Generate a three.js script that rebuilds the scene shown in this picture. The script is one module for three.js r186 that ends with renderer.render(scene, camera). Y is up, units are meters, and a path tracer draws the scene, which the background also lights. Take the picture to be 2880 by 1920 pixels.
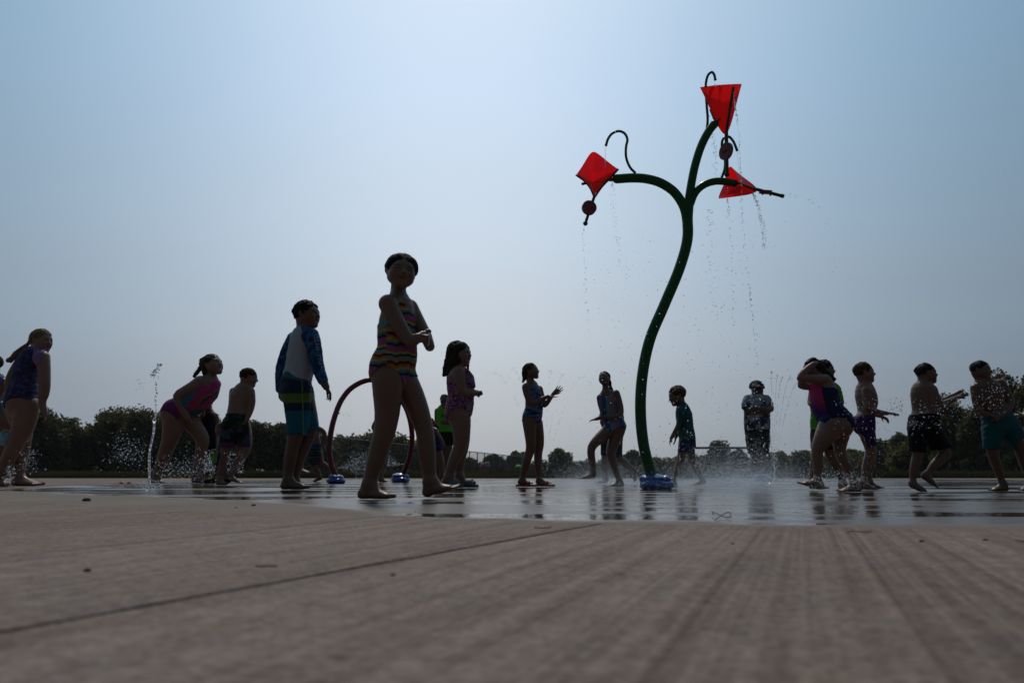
import * as THREE from 'three';
import { ImprovedNoise } from 'three/addons/math/ImprovedNoise.js';
import { mergeGeometries } from 'three/addons/utils/BufferGeometryUtils.js';
import { FontLoader } from 'three/addons/loaders/FontLoader.js';
import { TextGeometry } from 'three/addons/geometries/TextGeometry.js';

// ---------------------------------------------------------------- camera, sky, sun, exposure
const EYE = 0.153, FOCAL = 1829 / 2352, PITCH = Math.atan(298 / 1829);      // focal length as a share of the picture's width
const scene = new THREE.Scene();
const camera = new THREE.PerspectiveCamera(2 * Math.atan(341 / 1024 / FOCAL) * 180 / Math.PI, 1024 / 682, 0.05, 2000);
camera.position.set(0, EYE, 0);
camera.rotation.x = PITCH;
camera.filmGauge = 36;
camera.focus = 6.2;
camera.userData.fStop = 4;
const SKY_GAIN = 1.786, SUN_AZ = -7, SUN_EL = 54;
{
  const W = 1024, H = 512, data = new Float32Array(W * H * 4), rad = Math.PI / 180;
  const key = (e, list) => { for (let i = 1; i < list.length; i++) if (e <= list[i][0]) { const [a, b] = [list[i - 1], list[i]], t = (e - a[0]) / (b[0] - a[0]), s = t * t * (3 - 2 * t); return [1, 2, 3].map((c) => a[c] + (b[c] - a[c]) * (s * 0.4 + t * 0.6)); } return list.at(-1).slice(1); };
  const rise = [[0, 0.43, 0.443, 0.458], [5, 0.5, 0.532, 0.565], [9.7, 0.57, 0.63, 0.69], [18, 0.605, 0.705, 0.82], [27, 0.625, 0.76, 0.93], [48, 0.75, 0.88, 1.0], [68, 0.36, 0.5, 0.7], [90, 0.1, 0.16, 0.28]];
  for (let j = 0; j < H; j++) {
    const e = ((j + 0.5) / H - 0.5) * 180, up = Math.max(0, e);
    for (let i = 0; i < W; i++) {
      const u = ((i + 0.5) / W - 0.5) * 2 * Math.PI, x = Math.cos(u), z = Math.sin(u);
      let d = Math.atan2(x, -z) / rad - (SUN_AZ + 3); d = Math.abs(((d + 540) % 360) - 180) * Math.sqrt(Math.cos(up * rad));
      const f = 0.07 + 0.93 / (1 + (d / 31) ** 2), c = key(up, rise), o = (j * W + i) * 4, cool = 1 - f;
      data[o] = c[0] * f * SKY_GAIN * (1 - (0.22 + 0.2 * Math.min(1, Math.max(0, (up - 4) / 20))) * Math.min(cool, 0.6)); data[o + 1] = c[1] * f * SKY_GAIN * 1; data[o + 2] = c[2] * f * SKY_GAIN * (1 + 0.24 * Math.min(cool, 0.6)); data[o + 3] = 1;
    }
  }
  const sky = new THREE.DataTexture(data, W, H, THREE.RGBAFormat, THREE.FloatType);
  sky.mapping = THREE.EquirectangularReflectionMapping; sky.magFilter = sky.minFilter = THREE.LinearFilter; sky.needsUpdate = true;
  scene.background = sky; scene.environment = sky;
}
const sun = new THREE.DirectionalLight(new THREE.Color(1, 0.92, 0.8), 2.4);
{
  const r = Math.PI / 180, dir = new THREE.Vector3(Math.sin(SUN_AZ * r) * Math.cos(SUN_EL * r), Math.sin(SUN_EL * r), -Math.cos(SUN_AZ * r) * Math.cos(SUN_EL * r));
  sun.target.position.set(0, 0, -8); sun.position.copy(sun.target.position).addScaledVector(dir, 60);
  sun.castShadow = true; sun.shadow.radius = 2; sun.shadow.mapSize.set(4096, 4096);
  Object.assign(sun.shadow.camera, { left: -25, right: 25, top: 25, bottom: -25, near: 1, far: 140 });
  scene.add(sun, sun.target);
}
const renderer = new THREE.WebGLRenderer({ antialias: true });
renderer.setSize(1024, 682);
renderer.toneMapping = THREE.LinearToneMapping;
renderer.toneMappingExposure = 0.56;
renderer.shadowMap.enabled = true;

// ---------------------------------------------------------------- helpers
const V = (x, y, z) => new THREE.Vector3(x, y, z), C = (r, g, b) => new THREE.Color().setRGB(r, g, b);
function mulberry(a) { return () => { a = (a + 0x6d2b79f5) | 0; let t = Math.imul(a ^ (a >>> 15), 1 | a); t = (t + Math.imul(t ^ (t >>> 7), 61 | t)) ^ t; return ((t ^ (t >>> 14)) >>> 0) / 4294967296; }; }
const perlin = new ImprovedNoise(), noise = (x, y = 0, z = 0) => perlin.noise(x + 31.7, y + 17.3, z + 5.1);
const fbm = (x, y, z, n = 4) => { let s = 0, a = 1, f = 1; for (let i = 0; i < n; i++, a *= 0.5, f *= 2.03) s += a * noise(x * f, y * f, z * f + i * 9); return s; };
const clamp = (x, a = 0, b = 1) => Math.min(b, Math.max(a, x)), lerp = (a, b, t) => a + (b - a) * t, smooth = (a, b, x) => { const t = clamp((x - a) / (b - a)); return t * t * (3 - 2 * t); };
const FS = FOCAL * 2880, CP = Math.cos(PITCH), SP = Math.sin(PITCH);
// where the line of sight through a place in the 2880 x 1920 picture stands at a depth; used to measure the place out in metres
function at(x, y, depth) { const a = (x - 1440) / FS, b = (960 - y) / FS, k = depth / (CP - b * SP); return V(a * k, EYE + (b * CP + SP) * k, -depth); }
function groundDepth(y) { const b = (960 - y) / FS; return EYE * (CP - b * SP) / -(b * CP + SP); }
const used = new Map();
function numbered(name) { const n = used.get(name) ?? 0; used.set(name, n + 1); return n ? name + '_' + String(n).padStart(3, '0') : name; }
function tag(o, label, category, group, kind) { Object.assign(o.userData, { label, category }); if (group) o.userData.group = group; if (kind) o.userData.kind = kind; return o; }
function thing(name, label, category, pos, group) { const o = new THREE.Group(); o.name = numbered(name); if (pos) o.position.copy(pos); scene.add(o); return tag(o, label, category, group); }
function mesh(name, geo, mat, parent) { const m = new THREE.Mesh(geo, mat); m.castShadow = m.receiveShadow = true; if (parent) { m.name = name; parent.add(m); } else { m.name = numbered(name); scene.add(m); } return m; }
const std = (color, roughness = 0.6, more = {}) => new THREE.MeshPhysicalMaterial({ color, roughness, ...more });
function tube(points, r, seg = 60, sides = 20) { return new THREE.TubeGeometry(new THREE.CatmullRomCurve3(points, false, 'centripetal'), seg, r, sides, false); }
function bar(a, b, ra, rb = ra, sides = 16) { const g = new THREE.CylinderGeometry(rb, ra, a.distanceTo(b), sides); g.translate(0, a.distanceTo(b) / 2, 0); g.applyQuaternion(new THREE.Quaternion().setFromUnitVectors(V(0, 1, 0), b.clone().sub(a).normalize())); g.translate(a.x, a.y, a.z); return g; }
function ball(c, r, d = 2) { const g = new THREE.SphereGeometry(r, 8 * d, 6 * d); g.translate(c.x, c.y, c.z); return g; }
function moved(list, v) { for (const g of list) g.translate(-v.x, -v.y, -v.z); return list.length > 1 ? mergeGeometries(list.map((g) => (g.index ? g.toNonIndexed() : g))) : list[0]; }
function dataTex(W, H, fn, srgb, wrap = true) {
  const d = new Uint8Array(W * H * 4);
  for (let y = 0; y < H; y++) for (let x = 0; x < W; x++) { const c = fn(x / W, y / H), o = (y * W + x) * 4; for (let k = 0; k < 3; k++) d[o + k] = clamp(c[k] ?? c[0]) * 255; d[o + 3] = 255; }
  const t = new THREE.DataTexture(d, W, H); if (srgb) t.colorSpace = THREE.SRGBColorSpace; t.magFilter = THREE.LinearFilter; if (wrap) t.wrapS = t.wrapT = THREE.RepeatWrapping; t.needsUpdate = true; return t;
}
// several maps from one pass over the pixels
function dataTexs(W, H, fn, srgb, wrap = true) {
  const ds = srgb.map(() => new Uint8Array(W * H * 4));
  for (let y = 0; y < H; y++) for (let x = 0; x < W; x++) { const cs = fn(x / W, y / H), o = (y * W + x) * 4; for (let n = 0; n < ds.length; n++) { const c = cs[n], d = ds[n]; d[o] = clamp(c[0]) * 255; d[o + 1] = clamp(c[1]) * 255; d[o + 2] = clamp(c[2]) * 255; d[o + 3] = 255; } }
  return ds.map((d, n) => { const t = new THREE.DataTexture(d, W, H); if (srgb[n]) t.colorSpace = THREE.SRGBColorSpace; t.magFilter = THREE.LinearFilter; if (wrap) t.wrapS = t.wrapT = THREE.RepeatWrapping; t.needsUpdate = true; return t; });
}
// periodic value noise for tiles
function tileNoise(n, m, seed) { const r = mulberry(seed), g = Array.from({ length: n * m }, () => r()); return (u, v) => { const x = u * n, y = v * m, i = Math.floor(x), j = Math.floor(y), a = x - i, b = y - j, s = a * a * (3 - 2 * a), t = b * b * (3 - 2 * b), q = (p, w) => g[(((w % m) + m) % m) * n + (((p % n) + n) % n)]; return lerp(lerp(q(i, j), q(i + 1, j), s), lerp(q(i, j + 1), q(i + 1, j + 1), s), t); }; }

// ---------------------------------------------------------------- ground: grass field, concrete apron in slabs, round wet splash pad
const PAD = { x: 2.92, z: -9.9, r: 7.9 }, BACK = -18.2;
const structure = (o) => { o.userData.kind = 'structure'; return o; };
{
  const soil = dataTex(512, 512, ((a, b, c) => (u, v) => { const k = a(u, v) * 0.5 + b(u, v) * 0.3 + c(u, v) * 0.2; return [0.25 + k * 0.13, 0.235 + k * 0.12, 0.15 + k * 0.08]; })(tileNoise(8, 8, 1), tileNoise(40, 40, 2), tileNoise(170, 170, 3)), true);
  soil.repeat.set(120, 120);
  const g = new THREE.PlaneGeometry(1400, 1400, 1, 1); g.rotateX(-Math.PI / 2);
  structure(mesh('grass_field', g, std(0xffffff, 1, { map: soil, specularIntensity: 0.1 }))).position.set(0, -0.05, -500);
}
// concrete: brushed by a broom from the pad outwards, mottled and gritty; 4 m of it to a tile
const slow = tileNoise(7, 7, 11), mid = tileNoise(46, 46, 12), fine = tileNoise(430, 430, 13), grit = tileNoise(1000, 1000, 14), broomA = tileNoise(230, 2, 15), broomB = tileNoise(620, 5, 16), broomC = tileNoise(84, 2, 17), broomD = tileNoise(300, 1, 27), spots = tileNoise(160, 160, 18), mott = tileNoise(130, 130, 19);
const broom = (u, v) => broomA(u, v) * 0.36 + broomB(u, v) * 0.44 + broomC(u, v) * 0.2;
const [slabColor, slabBump] = dataTexs(2048, 2048, (u, v) => {
  const s = slow(u, v), m = mid(u, v), b = broom(u, v), f = fine(u, v), g = grit(u, v), p = spots(u, v), q = mott(u, v);
  const lines = smooth(0.8, 0.97, broomD(u, v)) * 0.055; let k = 0.455 - lines + (s - 0.5) * 0.045 + (m - 0.5) * 0.028 + (q - 0.5) * 0.035 + (b - 0.5) * 0.165 + (f - 0.5) * 0.1 + (g - 0.5) * 0.1; if (p > 0.93) k -= (p - 0.93) * 1.6;
  const warm = (mid(v, u) - 0.5) * 0.014 + (q - 0.5) * 0.012;
  const h = 0.35 + (b - 0.5) * 0.75 + (f - 0.5) * 0.3 + (g - 0.5) * 0.35 - smooth(0.88, 0.97, p) * 0.3 - lines * 5;
  return [[k + 0.02 + warm, k - 0.043, k - 0.08 - warm], [h, h, h]];
}, [true, false]);
const slabMat = std(0xffffff, 0.88, { map: slabColor, bumpMap: slabBump, bumpScale: 0.003, specularIntensity: 0.35 });
{
  const bed = new THREE.PlaneGeometry(90, 26); bed.rotateX(-Math.PI / 2);
  structure(mesh('gravel_bed', bed, std(C(0.035, 0.03, 0.026), 1))).position.set(2, -0.042, -6);
  const apron = new THREE.Group(); apron.name = numbered('concrete_apron'); scene.add(structure(apron));
  const X0 = -42, X1 = 46, Z0 = BACK, Z1 = 6, HUB = { x: 3.615, z: -9.573 }, first = Math.atan2(1.659, -0.778) * 180 / Math.PI, N = 10, gap = 0.014;   // a radial joint crosses the foreground
  const edge = (t) => { const c = Math.cos(t), s = Math.sin(t), kx = c > 0 ? (X1 - HUB.x) / c : c < 0 ? (X0 - HUB.x) / c : 1e9, kz = s > 0 ? (Z1 - HUB.z) / s : s < 0 ? (Z0 - HUB.z) / s : 1e9, k = Math.min(kx, kz); return [HUB.x + c * k, HUB.z + s * k]; };
  const onPad = (t) => { const c = Math.cos(t), s = Math.sin(t), fx = HUB.x - PAD.x, fz = HUB.z - PAD.z, q = fx * c + fz * s, k = -q + Math.sqrt(q * q - fx * fx - fz * fz + (PAD.r + 0.006) ** 2); return Math.atan2(HUB.z + s * k - PAD.z, HUB.x + c * k - PAD.x); };
  for (let n = 0; n < N; n++) {
    const a = (first + n * 360 / N) * Math.PI / 180, b = a + 2 * Math.PI / N, pts = [], R = PAD.r + 0.006, S = 40;
    const ta = onPad(a), span = ((onPad(b) - ta) % (2 * Math.PI) + 2 * Math.PI) % (2 * Math.PI); for (let i = 0; i <= S; i++) { const t = ta + span * i / S; pts.push([PAD.x + Math.cos(t) * R, PAD.z + Math.sin(t) * R]); }
    const corners = [[X0, Z0], [X1, Z0], [X1, Z1], [X0, Z1]].map((p) => [((Math.atan2(p[1] - HUB.z, p[0] - HUB.x) - a) % (2 * Math.PI) + 2 * Math.PI) % (2 * Math.PI), p]).filter((p) => p[0] < b - a).sort((p, q) => q[0] - p[0]).map((p) => p[1]);
    pts.push(edge(b), ...corners, edge(a));
    // draw both radial sides back by half the joint's width
    const na = [-Math.sin(a), Math.cos(a)], nb = [Math.sin(b), -Math.cos(b)], K = pts.length - 1;
    const shift = (i, m) => { pts[i] = [pts[i][0] + m[0] * gap / 2, pts[i][1] + m[1] * gap / 2]; };
    shift(0, na); shift(K, na); shift(S, nb); shift(S + 1, nb);
    const shape = new THREE.Shape(pts.map(([x, z]) => new THREE.Vector2(x, -z)));
    const g = new THREE.ExtrudeGeometry(shape, { depth: 0.05, bevelEnabled: true, bevelThickness: 0.004, bevelSize: 0.004, bevelOffset: -0.004, bevelSegments: 2, curveSegments: 1 });
    g.rotateX(-Math.PI / 2); g.translate(0, -0.054, 0);
    const p = g.attributes.position, uv = g.attributes.uv, w = -20 * Math.PI / 180;
    for (let i = 0; i < p.count; i++) { const x = p.getX(i), z = p.getZ(i); uv.setXY(i, (x * Math.cos(w) - z * Math.sin(w)) / 4 + n * 0.37, (x * Math.sin(w) + z * Math.cos(w)) / 4 + n * 0.21); }
    mesh('concrete_slab', g, slabMat, apron);
  }
}
// the pad: smooth wet concrete, a film of water with damp patches standing out of it, drying towards the near left edge
{
  const S = 1280, L = 2 * PAD.r + 0.1;
  const dryLine = [[-4.3, 6.6], [-3.2, 5.75], [-1.78, 4.7], [-0.95, 3.72], [-0.44, 2.95], [0.2, 2.55], [3.2, 2.02]];
  const wet = (x, d) => {                                              // x and depth before the camera, metres
    let k = 9; for (let i = 1; i < dryLine.length; i++) { const [a, b] = [dryLine[i - 1], dryLine[i]], ex = b[0] - a[0], ed = b[1] - a[1], l = Math.hypot(ex, ed), t = clamp(((x - a[0]) * ex + (d - a[1]) * ed) / l / l), q = Math.hypot(x - a[0] - ex * t, d - a[1] - ed * t), side = (ex * (d - a[1]) - ed * (x - a[0])) / l; if (q < Math.abs(k)) k = side < 0 ? -q : q; }
    return smooth(-0.05, 0.09, k + fbm(x * 2.2, d * 2.2, 1, 4) * 0.12);
  };
  const world = (u, v) => [PAD.x + (u - 0.5) * L, -(PAD.z - (v - 0.5) * L)];
  const film = (x, d) => smooth(-0.28, 0.1, fbm(x * 0.5, d * 2.1, 7, 4) + 0.14 * fbm(x * 3, d * 7, 3, 3) + 0.06 - 0.16 * smooth(6.5, 2.8, d) - 0.5 * smooth(0.34, 0.02, PAD.r - Math.hypot(x - PAD.x, d + PAD.z) + 0.12 * noise(x * 4, d * 4, 2)));
  const grain = tileNoise(900, 900, 31);
  const [map, rough] = dataTexs(S, S, (u, v) => { const [x, d] = world(u, v), w = wet(x, d), gr = grain(u, v) - 0.5, k = gr * 0.05 + fbm(x * 1.5, d * 1.5, 2, 3) * 0.03, f = film(x, d), b = lerp(0.41, lerp(0.32, 0.275, f), w) + k; return [[b + 0.034, b - 0.02, b - 0.056], [0, lerp(0.85, lerp(0.33, 0.055, f), w) + gr * 0.09, 0]]; }, [true, false], false);
  const ripA = tileNoise(22, 30, 41), ripB = tileNoise(64, 90, 42), ripC = tileNoise(240, 300, 43);
  const bump = dataTex(1024, 1024, (u, v) => [ripA(u, v) * 0.5 + ripB(u, v) * 0.33 + ripC(u, v) * 0.17], false);
  bump.repeat.set(7, 7);
  const g = new THREE.CircleGeometry(PAD.r - 0.004, 160); g.rotateX(-Math.PI / 2); g.translate(PAD.x, -0.003, PAD.z);
  const p = g.attributes.position, uv = g.attributes.uv;
  for (let i = 0; i < p.count; i++) uv.setXY(i, (p.getX(i) - PAD.x) / L + 0.5, -(p.getZ(i) - PAD.z) / L + 0.5);
  structure(mesh('splash_pad', g, new THREE.MeshPhysicalMaterial({ color: 0xffffff, map, roughness: 1, roughnessMap: rough, bumpMap: bump, bumpScale: 0.0026, ior: 1.36 })));
}
// grass along the far edge of the concrete and over the field: tufts of blades
{
  const r = mulberry(5), blades = [], blade = (x, z, h, w, lean, turn) => { const a = V(Math.cos(turn) * w, 0, Math.sin(turn) * w), n = V(-Math.sin(turn) * lean, h, Math.cos(turn) * lean), b = V(x, 0, z); return [b.clone().sub(a), b.clone().add(a), b.clone().add(n)]; };
  for (let i = 0; i < 26; i++) blades.push(...blade((r() - 0.5) * 0.3, (r() - 0.5) * 0.3, 0.06 + r() * 0.09, 0.004 + r() * 0.004, (r() - 0.5) * 0.09, r() * 6.3));
  const g = new THREE.BufferGeometry().setFromPoints(blades); g.computeVertexNormals();
  const N = 26000, tufts = new THREE.InstancedMesh(g, std(0xffffff, 0.75, { side: THREE.DoubleSide, transmission: 0.3, specularIntensity: 0.3 }), N), m = new THREE.Matrix4(), q = new THREE.Quaternion();
  for (let i = 0; i < N; i++) {
    const t = r() ** 2.2, z = BACK - 0.12 - t * 34, x = (r() - 0.5) * (34 + t * 70) + 1;
    q.setFromAxisAngle(V(0, 1, 0), r() * 6.3); const s = 0.7 + r() * 0.7 + t * 0.5;
    tufts.setMatrixAt(i, m.compose(V(x, -0.05, z), q, V(s * (1 + t), s * (0.8 + 0.5 * (fbm(x * 0.4, z * 0.4, 0, 2) + 0.5)), s)));
    const k = 0.8 + r() * 0.5, dry = smooth(0.1, 0.6, fbm(x * 0.25, z * 0.25, 4, 3) + r() * 0.5); tufts.setColorAt(i, C(k * lerp(0.05, 0.14, dry), k * lerp(0.05, 0.112, dry), k * lerp(0.02, 0.05, dry)));
  }
  tufts.name = numbered('grass'); tufts.castShadow = tufts.receiveShadow = true; scene.add(tag(tufts, 'rough green and straw coloured grass beyond the far edge of the concrete', 'grass', null, 'stuff'));
}

// ---------------------------------------------------------------- trees, woodland, fence, goal, picnic table
const leafMats = [std(C(0.115, 0.12, 0.045), 0.7, { side: THREE.DoubleSide, transmission: 0.5, specularIntensity: 0.2, vertexColors: true })];
const barkMat = std(C(0.07, 0.055, 0.045), 0.95);
function foliage(r, lobes, count, size, out) {
  const total = lobes.reduce((s, l) => s + l.r ** 2, 0);
  for (const l of lobes) {
    const n = Math.round(count * l.r ** 2 / total), tone = 0.75 + r() * 0.5, warm = r() * 0.3;
    for (let i = 0; i < n; i++) {
      const d = V(r() * 2 - 1, r() * 2 - 1, r() * 2 - 1); if (d.lengthSq() > 1 || d.lengthSq() < 0.01) { i--; continue; }
      d.normalize(); const bumpy = 1 + 0.34 * noise(d.x * 2.6 + l.x, d.y * 2.6 + l.y * 3, d.z * 2.6) + 0.2 * noise(d.x * 6 + l.x, d.y * 6 + l.y * 3, d.z * 6), k = (0.6 + 0.5 * Math.sqrt(r())) * bumpy;
      const c = V(l.x + d.x * l.r * k, l.y + d.y * l.r * k * l.h, l.z + d.z * l.r * k), s = size * (0.55 + r() * 0.8);
      const a = V(r() - 0.5, (r() - 0.5) * 0.9, r() - 0.5).normalize(), b = V(r() - 0.5, r() - 0.5, r() - 0.5).cross(a).normalize();
      const t = tone * (0.7 + r() * 0.6), col = [t * (1 + warm), t, t * (1 - warm * 0.5)];
      const P = [c.clone().addScaledVector(a, s), c.clone().addScaledVector(b, s * 0.55), c.clone().addScaledVector(a, -s * 0.8), c.clone().addScaledVector(b, -s * 0.55)];
      const k0 = out.p.length / 3; for (const v of P) { out.p.push(v.x, v.y, v.z); out.c.push(...col); } out.i.push(k0, k0 + 1, k0 + 2, k0, k0 + 2, k0 + 3);
    }
  }
}
function leafGeometry(out) { const g = new THREE.BufferGeometry(); g.setAttribute('position', new THREE.Float32BufferAttribute(out.p, 3)); g.setAttribute('color', new THREE.Float32BufferAttribute(out.c, 3)); g.setIndex(out.i); g.computeVertexNormals(); return g; }
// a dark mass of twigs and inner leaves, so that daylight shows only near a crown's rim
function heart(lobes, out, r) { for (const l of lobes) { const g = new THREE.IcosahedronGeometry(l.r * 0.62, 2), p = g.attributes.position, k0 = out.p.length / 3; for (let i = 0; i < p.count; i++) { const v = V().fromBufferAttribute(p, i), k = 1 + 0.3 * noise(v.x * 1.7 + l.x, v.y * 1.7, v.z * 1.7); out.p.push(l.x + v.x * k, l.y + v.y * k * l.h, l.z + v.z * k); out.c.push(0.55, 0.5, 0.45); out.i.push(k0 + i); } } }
function crownLobes(r, h, w, round) {
  const lobes = [{ x: 0, y: h * 0.55, z: 0, r: w * 0.36, h: h * 0.42 / (w * 0.36) * 0.8 }], n = round ? 16 : 24;
  for (let i = 0; i < n; i++) { const a = i * 2.4 + r(), k = 0.35 + r() * 0.72, y = round ? 0.25 + 0.55 * r() : 0.12 + 0.72 * r(), taper = round ? Math.sqrt(Math.max(0.1, 1 - ((y - 0.5) * 1.7) ** 2)) : 1.1 - y * 0.75; lobes.push({ x: Math.cos(a) * w * 0.4 * k * taper, y: h * y, z: Math.sin(a) * w * 0.4 * k * taper, r: w * (0.085 + r() ** 1.6 * 0.13), h: 0.8 + r() * 0.45 }); }
  lobes.push({ x: (r() - 0.5) * w * 0.2, y: h * 0.83, z: 0, r: h * 0.15, h: 1 });
  return lobes;
}
function tree(label, sx, sy, width, depth, seed, { round, count = 3800, leaf } = {}) {
  const top = at(sx, sy, depth), w = width / FS * depth, h = top.y + 0.05, r = mulberry(seed), t = thing('tree', label, 'tree', V(top.x, -0.05, -depth), 'trees beyond the grass');
  const lobes = crownLobes(r, h, w, round), out = { p: [], c: [], i: [] };
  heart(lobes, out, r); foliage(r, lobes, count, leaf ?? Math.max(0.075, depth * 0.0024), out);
  const trunk = [bar(V(0, 0, 0), V(0.1 * r(), h * 0.5, 0), h * 0.028, h * 0.014, 8)];
  for (let i = 0; i < 4; i++) { const l = lobes[1 + i * 2]; trunk.push(bar(V(0, h * (0.15 + 0.08 * i), 0), V(l.x, l.y, l.z), h * 0.012, h * 0.005, 6)); }
  mesh('trunk', mergeGeometries(trunk), barkMat, t);
  mesh('crown', leafGeometry(out), leafMats[0], t);
}
const K = 2880 / 2352;
const leftTrees = [
  ['tall tree at the left edge behind the child in the blue sleeve', -14, 866, 120, 50], ['pointed tree just right of the girl in the purple swim shirt', 112, 934, 96, 55],
  ['low bushy tree beside the gap in the tree line left of the jet', 163, 957, 90, 57], ['broad tree with a bumpy top left of the single water jet', 262, 937, 130, 58], ['tree directly behind the single water jet', 330, 934, 105, 56],
  ['tree behind the hips of the bending girl in the pink swimsuit', 402, 930, 110, 58], ['tree behind the chest of the bending girl in the pink swimsuit', 470, 944, 95, 60], ['tree behind the shirtless boy in dark patterned shorts', 535, 958, 100, 60],
  ['lighter tree just right of the shirtless boy in dark patterned shorts', 590, 966, 92, 55], ['tree between the shirtless boy and the boy in the blue sleeved rash guard', 645, 972, 85, 56], ['tree behind the knees of the boy in the blue sleeved rash guard', 712, 984, 95, 62],
  ['tree behind the left foot of the red arch', 785, 996, 90, 70], ['rounded tree seen through the red arch', 848, 990, 105, 72], ['tree behind the right leg of the red arch', 925, 1002, 110, 74]];
leftTrees.forEach(([l, x, y, w, d], i) => tree(l, x * K, y * K, w * 1.22 * K, d, 100 + i * 7, { count: i < 11 ? 7600 : 5000, leaf: i < 11 ? 0.125 : 0.15 }));
const farTrees = [
  ['small far tree behind the mesh fence, left of the two round ones', 1074, 1052, 52, 150], ['round far tree behind the mesh fence above the bag on the picnic table', 1136, 1042, 48, 150], ['round far tree just left of the girl in the blue swimsuit', 1188, 1036, 46, 150],
  ['large round far tree right of the girl in the blue swimsuit', 1284, 1028, 58, 140], ['low round far tree between the dancing girl and the green flower stem', 1452, 1034, 56, 145], ['ragged tree standing in the mouth of the goal', 1649, 1014, 72, 82],
  ['rounded tree right of the goal mouth', 1693, 1030, 44, 100], ['round tree right of the man in the white shirt', 1790, 1036, 52, 110], ['wide round tree left of the hugging children', 1846, 1032, 76, 105],
  ['low round tree between the hugging girl and the boy in purple shorts', 1962, 1031, 70, 95], ['lower tree just right of the boy in purple shorts', 2018, 1007, 52, 80], ['dome shaped tree between the boy in purple shorts and the boy in black shorts', 2064, 992, 70, 72]];
farTrees.forEach(([l, x, y, w, d], i) => tree(l, x * K, y * K, w * K, d, 300 + i * 7, { round: i !== 5, count: 2600 }));
const rightTrees = [['dark tree behind the outstretched arms of the boy in black shorts', 2172, 902, 130, 48], ['tall tree right of the boy in teal shorts', 2296, 852, 92, 44], ['tall tree at the right edge of the picture', 2372, 846, 110, 42], ['low dark tree behind the legs of the boy in black shorts', 2112, 985, 90, 50], ['bushy dark tree behind the boy in teal shorts', 2236, 930, 110, 46]];
rightTrees.forEach(([l, x, y, w, d], i) => tree(l, x * K, y * K, w * K, d, 500 + i * 7, { count: 7200, leaf: 0.1 }));
// continuous scrub under and behind the trees, which reads as one mass
function scrub(name, label, list, seed, size) {
  const r = mulberry(seed), lobes = [];
  for (const [x0, x1, y0, y1, d, n] of list) for (let i = 0; i < n; i++) { const t = (i + r()) / n, dd = d * (0.97 + r() * 0.1), p = at(lerp(x0, x1, t) * K, lerp(y0, y1, t) * K, dd), h = Math.max(0.4, p.y * (0.62 + r() * 0.35)); lobes.push({ x: p.x, y: h * 0.5, z: -dd, r: h * 0.55, h: 1 }); }
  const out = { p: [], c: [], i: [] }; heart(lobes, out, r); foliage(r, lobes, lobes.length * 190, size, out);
  tag(mesh(name, leafGeometry(out), leafMats[0]), label, 'woodland', null, 'stuff');
}
scrub('undergrowth', 'dark continuous scrub under the trees on the left', [[-120, 760, 974, 990, 62, 90], [740, 1000, 1006, 1012, 76, 30]], 41, 0.17);
scrub('distant_woodland', 'far grey green line of trees along the horizon', [[990, 1500, 1056, 1053, 165, 74], [1480, 1960, 1047, 1046, 120, 80], [1900, 2120, 1044, 1020, 90, 34]], 42, 0.3);
scrub('dark_thicket', 'dark thicket behind the boys on the right', [[2060, 2480, 1010, 985, 52, 46]], 43, 0.15);

// chain-link fence running away from behind the arch
{
  const A = at(690 * K, 996 * K, 38), B = at(1200 * K, 1060 * K, 100); const t = thing('mesh_fence', 'dark chain-link fence running away behind the red arch and the girl in the floral swimsuit', 'fence', V(A.x, -0.05, A.z));
  const dir = V(B.x - A.x, 0, B.z - A.z), len = dir.length(); dir.normalize(); const hA = A.y + 0.05, hB = hA, m = std(C(0.02, 0.024, 0.022), 0.6, { metalness: 0.3 });
  const n = Math.round(len / 3.2);
  for (let i = 0; i <= n; i++) { const p = dir.clone().multiplyScalar(len * i / n); mesh('fence_post', bar(p, V(p.x, hA + 0.02, p.z), 0.045, 0.045, 8), m, t); }
  mesh('top_rail', bar(V(0, hA, 0), dir.clone().multiplyScalar(len).setY(hB), 0.035, 0.035, 8), m, t);
  const wires = [], step = 0.16; const side = V(-dir.z, 0, dir.x).multiplyScalar(0.006);
  for (let s = -hA; s < len; s += step) for (const k of [0, 1]) { let a = s, b = s + hA, ya = k ? hA : 0, yb = k ? 0 : hA; const f = (x) => ya + (yb - ya) * (x - s) / hA; const a1 = Math.max(0, a), b1 = Math.min(len, b); if (b1 - a1 < 0.05) continue; wires.push(bar(dir.clone().multiplyScalar(a1).setY(f(a1)).add(side.clone().multiplyScalar(k)), dir.clone().multiplyScalar(b1).setY(f(b1)).add(side.clone().multiplyScalar(k)), 0.0045, 0.0045, 3)); }
  const w = mesh('wire_mesh', mergeGeometries(wires), m, t); w.userData.kind = 'stuff';
}
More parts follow.
